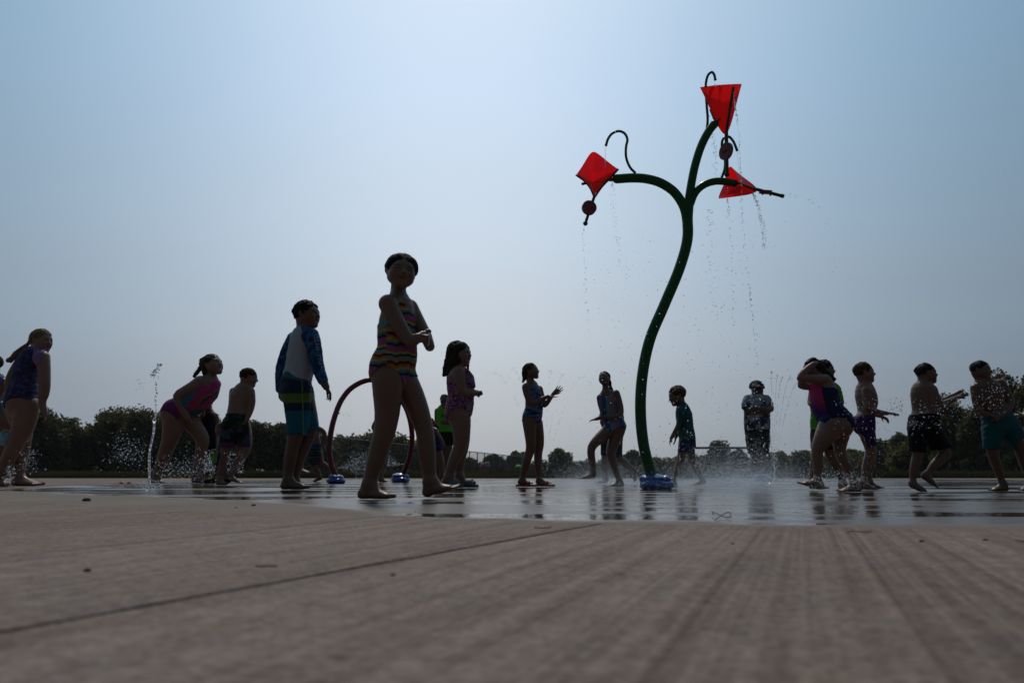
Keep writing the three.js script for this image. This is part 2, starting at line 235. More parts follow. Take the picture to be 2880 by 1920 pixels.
// goal
{
  const d = 63, a = at(1592 * K, 1028 * K, d), b = at(1765 * K, 1026 * K, d), h = a.y + 0.05, t = thing('soccer_goal', 'dark framed goal with a net on the grass behind the boy in the teal shirt', 'goal', V(a.x, -0.05, -d)), m = std(C(0.03, 0.032, 0.034), 0.5), w = b.x - a.x;
  mesh('crossbar', bar(V(0, h, 0), V(w, h, 0), 0.085), m, t); mesh('goal_post', bar(V(0, 0, 0), V(0, h + 0.05, 0), 0.06), m, t); mesh('goal_post', bar(V(w, 0, 0), V(w, h + 0.05, 0), 0.06), m, t);
  for (const x of [0, w]) mesh('rear_brace', mergeGeometries([bar(V(x, h - 0.03, 0), V(x, h - 0.1, -0.7), 0.035), bar(V(x, h - 0.1, -0.7), V(x, 0, -1.9), 0.035)]), m, t);
  const net = []; for (let x = 0; x <= w; x += 0.3) net.push(bar(V(x, h - 0.05, -0.1), V(x, h - 0.1, -0.7), 0.008, 0.008, 3), bar(V(x, h - 0.1, -0.7), V(x, 0.02, -1.9), 0.008, 0.008, 3));
  for (let k = 0; k <= 7; k++) { const y = lerp(h - 0.1, 0.05, k / 7), z = lerp(-0.7, -1.9, k / 7); net.push(bar(V(0, y, z), V(w, y, z), 0.008, 0.008, 3)); }
  mesh('net', mergeGeometries(net), std(C(0.25, 0.26, 0.27), 0.8), t).userData.kind = 'stuff';
}
// picnic table with the things on it
{
  const d = 60, a = at(1314 * K / K * 1.0, 1315, d), b = at(1468, 1315, d), w = b.x - a.x + 1.0, top = a.y + 0.05, t = thing('picnic_table', 'long red topped picnic table on the grass behind the girl in the blue swimsuit', 'picnic table', V(a.x, -0.05, -d));
  const red = std(C(0.2, 0.035, 0.03), 0.6), steel = std(C(0.03, 0.03, 0.03), 0.5, { metalness: 0.4 });
  for (let i = 0; i < 4; i++) { const g = new THREE.BoxGeometry(w, 0.07, 0.19); g.translate(w / 2, top, 0.31 - i * 0.205); mesh('plank', g, red, t); }
  for (const z of [0.75, -0.75]) { const g = new THREE.BoxGeometry(w, 0.05, 0.24); g.translate(w / 2, top * 0.6, z); mesh('bench', g, red, t); }
  for (const x of [0.16, 0.5, 0.84]) mesh('leg_frame', mergeGeometries([bar(V(w * x - 0.25, 0, 0.5), V(w * x + 0.1, top, 0.1), 0.035), bar(V(w * x - 0.25, 0, -0.5), V(w * x + 0.1, top, -0.1), 0.035), bar(V(w * x, top * 0.58, -0.8), V(w * x, top * 0.58, 0.8), 0.03)]), steel, t);
  const lump = (name, label, cat, px, py, wpx, hpx, color, seed) => { const c = at(px, py, d), g = new THREE.SphereGeometry(1, 24, 16), p = g.attributes.position, sx = wpx / FS * d / 2, sy = hpx / FS * d; for (let i = 0; i < p.count; i++) { const v = V().fromBufferAttribute(p, i), k = 1 + 0.3 * noise(v.x * 2 + seed, v.y * 2, v.z * 2); p.setXYZ(i, v.x * sx * k, Math.max(-0.0, v.y) * sy * k, v.z * 0.3 * k); } g.computeVertexNormals(); tag(mesh(name, g, std(color, 0.8)), label, cat).position.set(c.x, top - 0.05 + 0.037, -d); };
  lump('pink_bag', 'pink bag lying on the red picnic table', 'bag', 1357, 1310, 12, 13, C(0.35, 0.1, 0.1), 1); lump('grey_bag', 'grey bag slumped beside the pink bag on the red picnic table', 'bag', 1370, 1310, 20, 16, C(0.2, 0.18, 0.2), 4);
  lump('towel', 'bright green towel on the right end of the red picnic table', 'towel', 1459, 1311, 20, 7, C(0.06, 0.42, 0.1), 7);
}

// ---------------------------------------------------------------- water play equipment
const crop = (x0, y0, s) => (d) => (x, y, z = 0) => at(x0 + x * s, y0 + y * s, d - z * s * d / FS);   // places measured in an enlarged part of the picture
const green = std(C(0.013, 0.078, 0.018), 0.36, { clearcoat: 0.08, clearcoatRoughness: 0.15, specularIntensity: 0.4 }), darkGreen = std(C(0.01, 0.03, 0.016), 0.4);
const redPlastic = new THREE.MeshPhysicalMaterial({ color: C(0.8, 0.005, 0.01), roughness: 0.84, transmission: 0.92, thickness: 0, side: THREE.DoubleSide, ior: 1.45 });
const maroon = std(C(0.19, 0.018, 0.022), 0.45), bluePaint = (() => { const n1 = tileNoise(20, 20, 51), n2 = tileNoise(90, 90, 52); return std(0xffffff, 0.28, { map: dataTex(256, 256, (u, v) => { const k = n1(u, v) * 0.5 + n2(u, v) * 0.5; return [0.05 + k * 0.16, 0.22 + k * 0.2, 0.5 + k * 0.24]; }, true), clearcoat: 0.5, clearcoatRoughness: 0.2 }); })();
// rock-like painted footing: two stacked lumps with a groove winding round them
function footing(w, h, seed) {
  const parts = [], mk = (rx, y0, hh, ox, s) => { const g = new THREE.SphereGeometry(1, 48, 28), p = g.attributes.position; for (let i = 0; i < p.count; i++) { const v = V().fromBufferAttribute(p, i), a = Math.atan2(v.z, v.x), k = 1 + 0.07 * Math.sin(a * 3 + s) + 0.12 * noise(v.x * 2.2 + s, v.y * 2.2, v.z * 2.2) + 0.03 * noise(v.x * 7 + s, v.y * 7, v.z * 7), e = Math.sign(v.y) * Math.abs(v.y) ** 0.72; p.setXYZ(i, v.x * rx * k + ox, Math.max(-0.01, y0 + e * hh * k), v.z * rx * k * 0.95); } g.computeVertexNormals(); parts.push(g); };
  mk(w * 0.5, h * 0.28, h * 0.36, 0, seed); mk(w * 0.39, h * 0.62, h * 0.32, -w * 0.06, seed + 1.7); mk(w * 0.24, h * 0.52, h * 0.34, w * 0.2, seed + 3);
  return mergeGeometries(parts);
}
// one folded cup: two bulging sheets that meet in seams running from its foot to two corners, each with a free peak
function petal(apex, c1, c2, peak, bulge) {
  const N = 28, M = 28, p = [], idx = [], mid = c1.clone().lerp(c2, 0.5), axis = mid.clone().sub(apex), ax = axis.clone().normalize(), out = peak.clone().sub(mid), axial = out.dot(ax), lat = out.clone().addScaledVector(ax, -axial), nrm = c1.clone().sub(apex).cross(c2.clone().sub(apex)).normalize();
  for (let j = 0; j <= M; j++) for (let i = 0; i <= N; i++) {
    const t = j / M, u = i / N, s = u * 2 - 1, side = c1.clone().lerp(c2, u), w = 1 - s * s;
    const wf = 0.5 * Math.pow(w, 1.1) + 0.5 * w * w * (1.5 - 0.5 * w), pinch = 1 - 0.42 * wf * Math.abs(ax.dot(out)) / Math.max(1e-6, out.length());
    const q = apex.clone().addScaledVector(axis, t).addScaledVector(side.sub(mid), Math.pow(t, 1.18) * pinch * (1 - 0.06 * Math.pow(Math.abs(s), 8))).addScaledVector(ax, axial * wf * t * t).addScaledVector(lat, wf * Math.pow(t, 0.62)); q.addScaledVector(nrm, bulge * w * Math.sin(Math.PI * Math.min(1, t * 0.62 + 0.08)));
    p.push(q.x, q.y, q.z);
  }
  for (let j = 0; j < M; j++) for (let i = 0; i < N; i++) { const a = j * (N + 1) + i; idx.push(a, a + 1, a + N + 2, a, a + N + 2, a + N + 1); }
  const g = new THREE.BufferGeometry(); g.setAttribute('position', new THREE.Float32BufferAttribute(p, 3)); g.setIndex(idx); g.computeVertexNormals(); return g;
}
const FLOWER_D = 7.2;
const G = crop(1600, 180, 640 / 2091)(FLOWER_D), Hc = crop(1740, 560, 300 / 547)(FLOWER_D), gs = 640 / 2091 * FLOWER_D / FS;   // gs: metres to one of G's pixels
{
  const foot = at(1848, 1372, FLOWER_D), o = V(foot.x, 0, -FLOWER_D);
  const t = thing('splash_flower', 'tall curving green metal flower with three red tipping buckets on a blue footing', 'water feature', o);
  const add = (name, list, mat, parent = t) => mesh(name, moved(list, o), mat, parent);
  const f = mesh('footing', footing(0.305, 0.14, 2), bluePaint, t); f.position.set(-0.005, -0.004, 0);
  const stemLine = [Hc(172, 1432), Hc(158, 1380), Hc(128, 1260), Hc(112, 1080), Hc(122, 900), Hc(160, 720), Hc(235, 540), Hc(310, 360), Hc(346, 240), G(1093, 1560), G(1090, 1420), G(1098, 1290)];
  add('stem', [tube(stemLine, 0.0495, 140, 28)], green);
  add('upper_stem', [tube([G(1094, 1500), G(1096, 1300), G(1120, 1130), G(1160, 930), G(1218, 750), G(1285, 620), G(1338, 552)], 40 * gs, 90, 24)], green);
  add('stem_cap', [ball(G(1340, 552), 40 * gs), bar(G(1320, 590), G(1370, 520), 10 * gs)], green);
  const la = add('branch', [tube([G(1088, 1470), G(1068, 1350), G(1035, 1270), G(962, 1172), G(840, 1092), G(700, 1054), G(570, 1048), G(442, 1056)], 45 * gs, 80, 24), ball(G(442, 1056), 45 * gs)], green);
  const ra = add('branch', [tube([G(1118, 1290), G(1150, 1205, -10), G(1190, 1150, -15), G(1260, 1102, -15), G(1350, 1078), G(1440, 1082, 20), G(1522, 1096, 40)], 35 * gs, 70, 24), ball(G(1522, 1096, 40), 35 * gs)], green);
  const spout = (pts, name = 'spout') => add(name, [tube(pts, 12.5 * gs, 80, 16), bar(pts.at(-1), pts.at(-1).clone().add(pts.at(-1).clone().sub(pts.at(-2)).normalize().multiplyScalar(0.012)), 14 * gs)], green);
  spout([G(612, 1004), G(562, 950), G(527, 862), G(525, 765), G(537, 690), G(508, 636), G(455, 618), G(398, 640), G(360, 690), G(343, 742)]);
  spout([G(1264, 620, -60), G(1275, 520, -60), G(1268, 400, -60), G(1258, 260, -60), G(1262, 160, -60), G(1283, 98, -50), G(1312, 76, -40), G(1334, 98, -30), G(1344, 140, -25)]);
  spout([G(1404, 1046, -15), G(1432, 960, -40), G(1432, 850, -60), G(1406, 760, -60), G(1418, 690, -50), G(1465, 668, -40), G(1508, 708, -20), G(1543, 788, 0)]);
  // left bucket, tipped up with its opening to the sky
  const bucket = (apex, c1, c2, pa, pb, ba, bb, seams) => { const b = add('bucket', [petal(apex, c1, c2, pa, ba)], redPlastic); mesh('front_petal', moved([petal(apex, c1, c2, pb, bb)], o), redPlastic, b); for (const [s, r] of seams) mesh('seam_bar', moved([tube(s, r, 30, 10)], o), darkGreen, b); return b; };
  const disc = (c, n, r, th) => { const g = new THREE.CylinderGeometry(r, r, th, 48, 1); g.applyQuaternion(new THREE.Quaternion().setFromUnitVectors(V(0, 1, 0), n.clone().normalize())); g.translate(c.x, c.y, c.z); return g; };
  bucket(G(235, 1215), G(462, 962), G(60, 1012), G(228, 790, -130), G(215, 1010, 130), -0.06, 0.035, [[[G(455, 968), G(370, 1060, 4), G(300, 1135, 4), G(240, 1222)], 9 * gs], [[G(65, 1020), G(140, 1075, 4), G(195, 1140, 4), G(232, 1222)], 9 * gs]]);
  const cw = add('counterweight', [disc(G(186, 1322, 4), V(0.18, 0.05, 1), 70 * gs, 36 * gs)], maroon);
  for (const [x, y, z] of [[150, 1306, 26], [212, 1318, 20]]) mesh('bolt', moved([disc(G(x, y, z), V(0.18, 0.05, 1), 9 * gs, 6 * gs)], o), darkGreen, cw);
  add('counterweight_bar', [bar(G(238, 1205), G(152, 1462), 14 * gs)], green); add('end_knob', [ball(G(152, 1465), 23 * gs)], green);
  add('pivot_bar', [bar(G(120, 1102), G(445, 1056), 12 * gs), bar(G(372, 1064), G(430, 1057), 19 * gs), ball(G(128, 1101), 15 * gs), bar(G(236, 1085), G(238, 1040), 7 * gs), ball(G(238, 1040), 10 * gs)], darkGreen);
  // top bucket, upright and seen along its seams
  bucket(G(1437, 655), G(1502, 205, 150), G(1330, 196, -140), G(1180, 212, 10), G(1600, 188, 10), -0.045, 0.03, [[[G(1512, 215, 152), G(1494, 330, 120), G(1470, 480, 70), G(1452, 600, 25), G(1446, 700, 6)], 15 * gs]]);
  const cw2 = add('counterweight', [disc(G(1444, 803, 4), V(-1.9, 0.02, 1), 86 * gs, 26 * gs)], maroon);
  for (const [x, y, z] of [[1408, 806, -10], [1438, 797, 26]]) mesh('bolt', moved([disc(G(x, y, z), V(-1.9, 0.02, 1), 11 * gs, 8 * gs)], o), darkGreen, cw2);
  add('counterweight_bar', [bar(G(1447, 640), G(1452, 1015), 18 * gs)], green); add('end_knob', [ball(G(1452, 1015), 25 * gs)], green); add('bolt', [disc(G(1488, 385, 120), V(0.2, 0, 1), 12 * gs, 24 * gs)], green);
  add('pivot_bar', [bar(G(1300, 420, -60), G(1350, 545, -20), 11 * gs), bar(G(1335, 555), G(1390, 500, 10), 10 * gs)], darkGreen);
  // right bucket, tipped over and emptying
  bucket(G(1735, 1158), G(1590, 1098, 150), G(1420, 1105, -130), G(1492, 905, -20), G(1375, 1270, 40), 0.05, -0.04, [[[G(1545, 1090, 120), G(1600, 1110, 110), G(1680, 1140, 50), G(1745, 1160)], 11 * gs]]);
  add('counterweight_bar', [bar(G(1690, 1143), G(1970, 1216), 16 * gs), bar(G(1950, 1210), G(1975, 1217), 19 * gs)], green);
  const cw3 = add('counterweight', [disc(G(1806, 1176), V(-0.1, 0.92, 0.39).applyAxisAngle(V(0, 0, 1), -0.17), 60 * gs, 40 * gs)], maroon);
  for (const [x, y, z] of [[1780, 1186, 20], [1850, 1194, 20]]) mesh('bolt', moved([disc(G(x, y, z), V(0, 1, 0), 9 * gs, 34 * gs)], o), darkGreen, cw3);
}
// red hoop that sprays mist
const ARCH = {};
{
  const a = at(945, 1346, 10.6), b = at(1128, 1344, 11.6), d0 = 10.6, d1 = 11.6, p = (x, y, k) => at(x, y, lerp(d0, d1, k)), o = V(a.x, 0, a.z);
  const t = thing('spray_arch', 'red tubular spray arch on two blue footings behind the girl in the striped swimsuit', 'water feature', o);
  const line = [p(947, 1346, 0), p(942, 1333, 0), p(932, 1308, 0.02), p(926, 1262, 0.05), p(931, 1214, 0.1), p(943, 1166, 0.17), p(962, 1122, 0.27), p(992, 1088, 0.38), p(1040, 1068, 0.5), p(1086, 1080, 0.64), p(1120, 1112, 0.76), p(1143, 1150, 0.86), p(1155, 1190, 0.92), p(1159, 1232, 0.96), p(1152, 1284, 0.98), p(1134, 1334, 1), p(1130, 1346, 1)];
  mesh('hoop', moved([tube(line, 0.037, 160, 20)], o), std(C(0.13, 0.006, 0.01), 0.32, { clearcoat: 0.15, clearcoatRoughness: 0.2, specularIntensity: 0.6 }), t);
  const f1 = mesh('footing', footing(0.235, 0.125, 1), bluePaint, t); f1.position.set(0.0, -0.004, 0); const f2 = mesh('footing', footing(0.265, 0.14, 4), bluePaint, t); f2.position.set(b.x - a.x - 0.005, -0.004, b.z - a.z);
  for (const [q, dx] of [[p(945, 1316, 0.02), 1], [p(1133, 1306, 0.98), -1], [p(950, 1163, 0.18), 1]]) mesh('nozzle', moved([bar(q.clone().add(V(-dx * 0.01, 0, 0)), q.clone().add(V(dx * 0.03, 0.006, 0)), 0.009, 0.006, 10)], o), darkGreen, t);
  ARCH.left = p(950, 1316, 0.02); ARCH.right = p(1128, 1306, 0.98); ARCH.side = p(955, 1163, 0.18);
}
{
  const q = at(2146, 1350, 12.4), t = thing('fountain_footing', 'blue rock shaped fountain footing at the feet of the man in the white shirt', 'water feature', V(q.x, 0, q.z));
  mesh('footing', footing(0.27, 0.125, 6), bluePaint, t).position.y = -0.004;
  const n = mesh('nozzle', new THREE.CylinderGeometry(0.018, 0.024, 0.03, 16), darkGreen, t); n.position.set(0.19, 0.012, 0.04);
}

// ---------------------------------------------------------------- people: smooth-blended skeletons meshed as one skin, with clothes and hair over it
const vnorm = (a) => { const l = Math.hypot(a[0], a[1], a[2]) || 1; return [a[0] / l, a[1] / l, a[2] / l]; }, vadd = (a, b, k = 1) => [a[0] + b[0] * k, a[1] + b[1] * k, a[2] + b[2] * k], vsub = (a, b) => [a[0] - b[0], a[1] - b[1], a[2] - b[2]], vcross = (a, b) => [a[1] * b[2] - a[2] * b[1], a[2] * b[0] - a[0] * b[2], a[0] * b[1] - a[1] * b[0]], vdot = (a, b) => a[0] * b[0] + a[1] * b[1] + a[2] * b[2];
function dCone(s, x, y, z) {
  const ax = x - s.a[0], ay = y - s.a[1], az = z - s.a[2], b = s.ba, h = clamp((ax * b[0] + ay * b[1] + az * b[2]) * s.inv);
  let qx = ax - b[0] * h, qy = ay - b[1] * h, qz = az - b[2] * h;
  if (s.u) { const u = s.u, l = (qx * u[0] + qy * u[1] + qz * u[2]) * (1 - 1 / (s.wa + (s.wb - s.wa) * h)); qx -= u[0] * l; qy -= u[1] * l; qz -= u[2] * l; }
  return Math.sqrt(qx * qx + qy * qy + qz * qz) - (s.ra + (s.rb - s.ra) * h);
}
function dHeadLocal(s, x, y, z) { const px = x - s.c[0], py = y - s.c[1], pz = z - s.c[2]; return [(px * s.R[0] + py * s.R[1] + pz * s.R[2]) / s.S, (px * s.U[0] + py * s.U[1] + pz * s.U[2]) / s.S, (px * s.F[0] + py * s.F[1] + pz * s.F[2]) / s.S]; }
function dEll(lx, ly, lz, rx, ry, rz) { const k0 = Math.hypot(lx / rx, ly / ry, lz / rz), k1 = Math.hypot(lx / rx / rx, ly / ry / ry, lz / rz / rz); return k1 < 1e-6 ? -Math.min(rx, ry, rz) : k0 * (k0 - 1) / k1; }
function dPrim(s, x, y, z) {
  if (s.t === 0) return dCone(s, x, y, z);
  const px = x - s.c[0], py = y - s.c[1], pz = z - s.c[2], R = s.R, U = s.U, F = s.F, lx = (px * R[0] + py * R[1] + pz * R[2]) / s.S, ly = (px * U[0] + py * U[1] + pz * U[2]) / s.S; let lz = (px * F[0] + py * F[1] + pz * F[2]) / s.S;
  if (s.t === 1) return dEll(lx - s.o[0], ly - s.o[1], lz - s.o[2], s.r[0], s.r[1], s.r[2]) * s.S;
  // hair that covers the skull behind a hairline
  lz /= s.deep; const h = s.hair, d2 = (lz - hairline(ly) - h.line + 0.022 * Math.sin(lx * 34 + ly * 9) + 0.014 * Math.sin(lx * 77 + 1 + ly * 31)) * 0.72 + Math.abs(lx) * h.part, tt = h.t * (0.2 + 0.8 * smooth(0, 0.17, -d2)) * (0.25 + 0.75 * smooth(0, 0.24, ly - h.nape)), d1 = dEll(lx / s.wide, ly - 0.12, lz + 0.045, 0.325 + tt, 0.35 + tt * 1.1, 0.395 + tt), d3 = Math.max(h.nape - ly, h.ears === false ? -1 : (1 - Math.hypot((ly + 0.03) / 0.115, (lz + 0.04) / 0.09)) * 0.08);
  const m = (a, b) => { const k = 0.03, q = Math.max(k - Math.abs(a - b), 0) / k; return Math.max(a, b) + q * q * k * 0.25; };
  return m(m(d1, d2), d3) * s.S * 0.8;
}
const HL = [[-0.32, -0.22], [-0.2, -0.12], [-0.13, -0.02], [-0.08, 0.09], [0, 0.12], [0.1, 0.19], [0.2, 0.275], [0.3, 0.32], [0.4, 0.31], [0.5, 0.3]];
function hairline(y) { if (y <= HL[0][0]) return HL[0][1]; for (let i = 1; i < HL.length; i++) if (y < HL[i][0]) return lerp(HL[i - 1][1], HL[i][1], (y - HL[i - 1][0]) / (HL[i][0] - HL[i - 1][0])); return 0.3; }
const smin = (a, b, k) => { const h = Math.max(k - Math.abs(a - b), 0) / k; return Math.min(a, b) - h * h * k * 0.25; };
function field(list, x, y, z) {
  let d = 1e3, run = 1e3, id = 0, kr = 0.01;                          // links of one limb join plainly, limbs melt into each other
  for (let n = 0; n < list.length; n++) {
    const s = list[n], v = s.t === 0 ? dCone(s, x, y, z) : dPrim(s, x, y, z);
    if (s.chain && s.chain === id) { if (v < run) run = v; continue; }
    if (id) { d = smin(d, run, kr); id = 0; }
    if (s.chain) { id = s.chain; run = v; kr = s.k; continue; }
    if (s.cut) { const k = s.k, h = Math.max(k - Math.abs(-v - d), 0) / k; d = Math.max(d, -v) + h * h * k * 0.25; } else d = smin(d, v, s.k);
  }
  return id ? smin(d, run, kr) : d;
}
// surface nets over a grid of cells, blocks far from the surface skipped
function polygonise(prims, cell, extra, bounds) {
  let lo = [1e9, 1e9, 1e9], hi = [-1e9, -1e9, -1e9];
  for (const s of prims) if (!s.cut) for (let k = 0; k < 3; k++) { if (s.t === 0) { const w = s.u ? Math.max(s.wa, s.wb) : 1; lo[k] = Math.min(lo[k], s.a[k] - s.ra * w, s.a[k] + s.ba[k] - s.rb * w); hi[k] = Math.max(hi[k], s.a[k] + s.ra * w, s.a[k] + s.ba[k] + s.rb * w); } else { lo[k] = Math.min(lo[k], s.c[k] - s.S * 0.62); hi[k] = Math.max(hi[k], s.c[k] + s.S * 0.62); } }
  if (bounds) for (let k = 0; k < 3; k++) { lo[k] = Math.max(lo[k], bounds[0][k]); hi[k] = Math.min(hi[k], bounds[1][k]); }
  const B = 4, SB = 16, pad = 0.03, slack = 0.009 + (extra.inflate ?? 0) + (extra.noise ? 0.006 : 0); lo = lo.map((v) => v - pad); const n = hi.map((v, k) => Math.ceil((v + pad - lo[k]) / cell / SB) * SB + 1), [nx, ny, nz] = n, val = new Float32Array(nx * ny * nz).fill(1), R = cell * (B * 0.5 * 1.733 + 1), RS = cell * (SB * 0.5 * 1.733 + 1);
  for (let Z = 0; Z < nz; Z += SB) for (let Y = 0; Y < ny; Y += SB) for (let X = 0; X < nx; X += SB) {
    const bx0 = lo[0] + (X + SB / 2) * cell, by0 = lo[1] + (Y + SB / 2) * cell, bz0 = lo[2] + (Z + SB / 2) * cell, some = []; let nearest = 1e9;
    for (const s of prims) { const v = dPrim(s, bx0, by0, bz0); if (v < RS + 0.04 + slack) { some.push(s); if (!s.cut && v < nearest) nearest = v; } }
    if (nearest > RS + slack) continue;
    for (let bz = Z; bz < Math.min(Z + SB, nz); bz += B) for (let by = Y; by < Math.min(Y + SB, ny); by += B) for (let bx = X; bx < Math.min(X + SB, nx); bx += B) {
      const x = lo[0] + (bx + B / 2 - 0.5) * cell, y = lo[1] + (by + B / 2 - 0.5) * cell, z = lo[2] + (bz + B / 2 - 0.5) * cell, ds = []; let dm = 1e9;
      for (let i = 0; i < some.length; i++) { const v = dPrim(some[i], x, y, z); ds.push(v); if (v < dm && !some[i].cut) dm = v; }
      if (dm > R + slack) continue;
      const lim = R + 0.024 + slack + Math.max(0, dm), near = []; let cuts = false; for (let i = 0; i < some.length; i++) if (ds[i] < lim) { near.push(some[i]); if (some[i].cut) cuts = true; }
      const inner = dm < -R - 0.03 && !cuts && (!extra.clip || (extra.floor !== undefined && y - R > extra.floor));
      for (let k = bz; k < Math.min(bz + B, nz); k++) for (let j = by; j < Math.min(by + B, ny); j++) for (let i = bx; i < Math.min(bx + B, nx); i++) {
        if (inner) { val[(k * ny + j) * nx + i] = -1; continue; }
        const px = lo[0] + i * cell, py = lo[1] + j * cell, pz = lo[2] + k * cell; let d = field(near, px, py, pz);
        if (extra.noise && Math.abs(d) < 0.03) d += extra.noise(px, py, pz); if (extra.inflate) d -= extra.inflate; if (extra.clip && d < cell * 3) d = Math.max(d, extra.clip(px, py, pz));
        val[(k * ny + j) * nx + i] = d;
      }
    }
  }
  const id = new Int32Array(nx * ny * nz).fill(-1), P = [], I = [], sx = 1, sy = nx, sz = nx * ny, off = [0, sx, sy, sx + sy, sz, sx + sz, sy + sz, sx + sy + sz], edges = [[0, 1], [0, 2], [0, 4], [1, 3], [1, 5], [2, 3], [2, 6], [3, 7], [4, 5], [4, 6], [5, 7], [6, 7]];
  for (let k = 0; k < nz - 1; k++) for (let j = 0; j < ny - 1; j++) for (let i = 0; i < nx - 1; i++) {
    const c = (k * ny + j) * nx + i; let m = 0; for (let q = 0; q < 8; q++) if (val[c + off[q]] < 0) m |= 1 << q; if (m === 0 || m === 255) continue;
    let x = 0, y = 0, z = 0, w = 0; for (const [a, b] of edges) { const va = val[c + off[a]], vb = val[c + off[b]]; if (va < 0 === vb < 0) continue; const t = va / (va - vb); x += (a & 1) + ((b & 1) - (a & 1)) * t; y += ((a >> 1) & 1) + (((b >> 1) & 1) - ((a >> 1) & 1)) * t; z += (a >> 2) + ((b >> 2) - (a >> 2)) * t; w++; }
    id[c] = P.length / 3; P.push(lo[0] + (i + x / w) * cell, lo[1] + (j + y / w) * cell, lo[2] + (k + z / w) * cell);
  }
  for (let k = 1; k < nz - 1; k++) for (let j = 1; j < ny - 1; j++) for (let i = 1; i < nx - 1; i++) {
    const c = (k * ny + j) * nx + i, v = val[c] < 0;
    const quad = (o, s1, s2) => { if (v === val[c + o] < 0) return; const a = id[c], b = id[c - s1], d = id[c - s1 - s2], e = id[c - s2]; if (a < 0 || b < 0 || d < 0 || e < 0) return; v ? I.push(a, b, d, a, d, e) : I.push(a, d, b, a, e, d); };
    quad(sx, sy, sz); quad(sy, sz, sx); quad(sz, sx, sy);
  }
  if (!I.length) return null;
  const g = new THREE.BufferGeometry(); g.setAttribute('position', new THREE.Float32BufferAttribute(P, 3)); g.setIndex(I); g.computeVertexNormals(); return g;
}
function inPoly(poly) { return (x, y) => { let d = 1e9, s = 1; for (let i = 0, j = poly.length - 1; i < poly.length; j = i++) { const [xi, yi] = poly[i], [xj, yj] = poly[j], ex = xj - xi, ey = yj - yi, wx = x - xi, wy = y - yi, t = clamp((wx * ex + wy * ey) / (ex * ex + ey * ey)); d = Math.min(d, (wx - ex * t) ** 2 + (wy - ey * t) ** 2); if ((yi > y) !== (yj > y) && x < (xj - xi) * (y - yi) / (yj - yi) + xi) s = -s; } return s * Math.sqrt(d); }; }
const skinMat = new THREE.MeshPhysicalMaterial({ color: 0xffffff, vertexColors: true, roughness: 0.46, ior: 1.38, clearcoat: 0.08, clearcoatRoughness: 0.25 }), clothMat = new THREE.MeshPhysicalMaterial({ color: 0xffffff, vertexColors: true, roughness: 0.75, specularIntensity: 0.4 }), hairMat = new THREE.MeshPhysicalMaterial({ color: 0xffffff, vertexColors: true, roughness: 0.6, specularIntensity: 0.13 });
const SKIN = { fair: [0.215, 0.114, 0.08], mid: [0.165, 0.085, 0.058], tan: [0.13, 0.066, 0.044] };
const HAIR = { black: [0.014, 0.011, 0.01], dark: [0.03, 0.02, 0.014], brown: [0.05, 0.029, 0.016], blond: [0.15, 0.098, 0.052], ginger: [0.085, 0.042, 0.022] };
let chainId = 0;
// a smooth run through measured joints
function spline(p) { if (p.length < 3) return p; const out = [p[0]]; for (let i = 0; i < p.length - 1; i++) { const a = p[Math.max(0, i - 1)], b = p[i], c = p[i + 1], d = p[Math.min(p.length - 1, i + 2)]; for (const t of [0.5, 1]) out.push(b.map((_, k) => t === 1 ? c[k] : 0.5 * (b[k] + c[k]) + 0.0625 * (b[k] + c[k] - a[k] - d[k]))); } return out; }
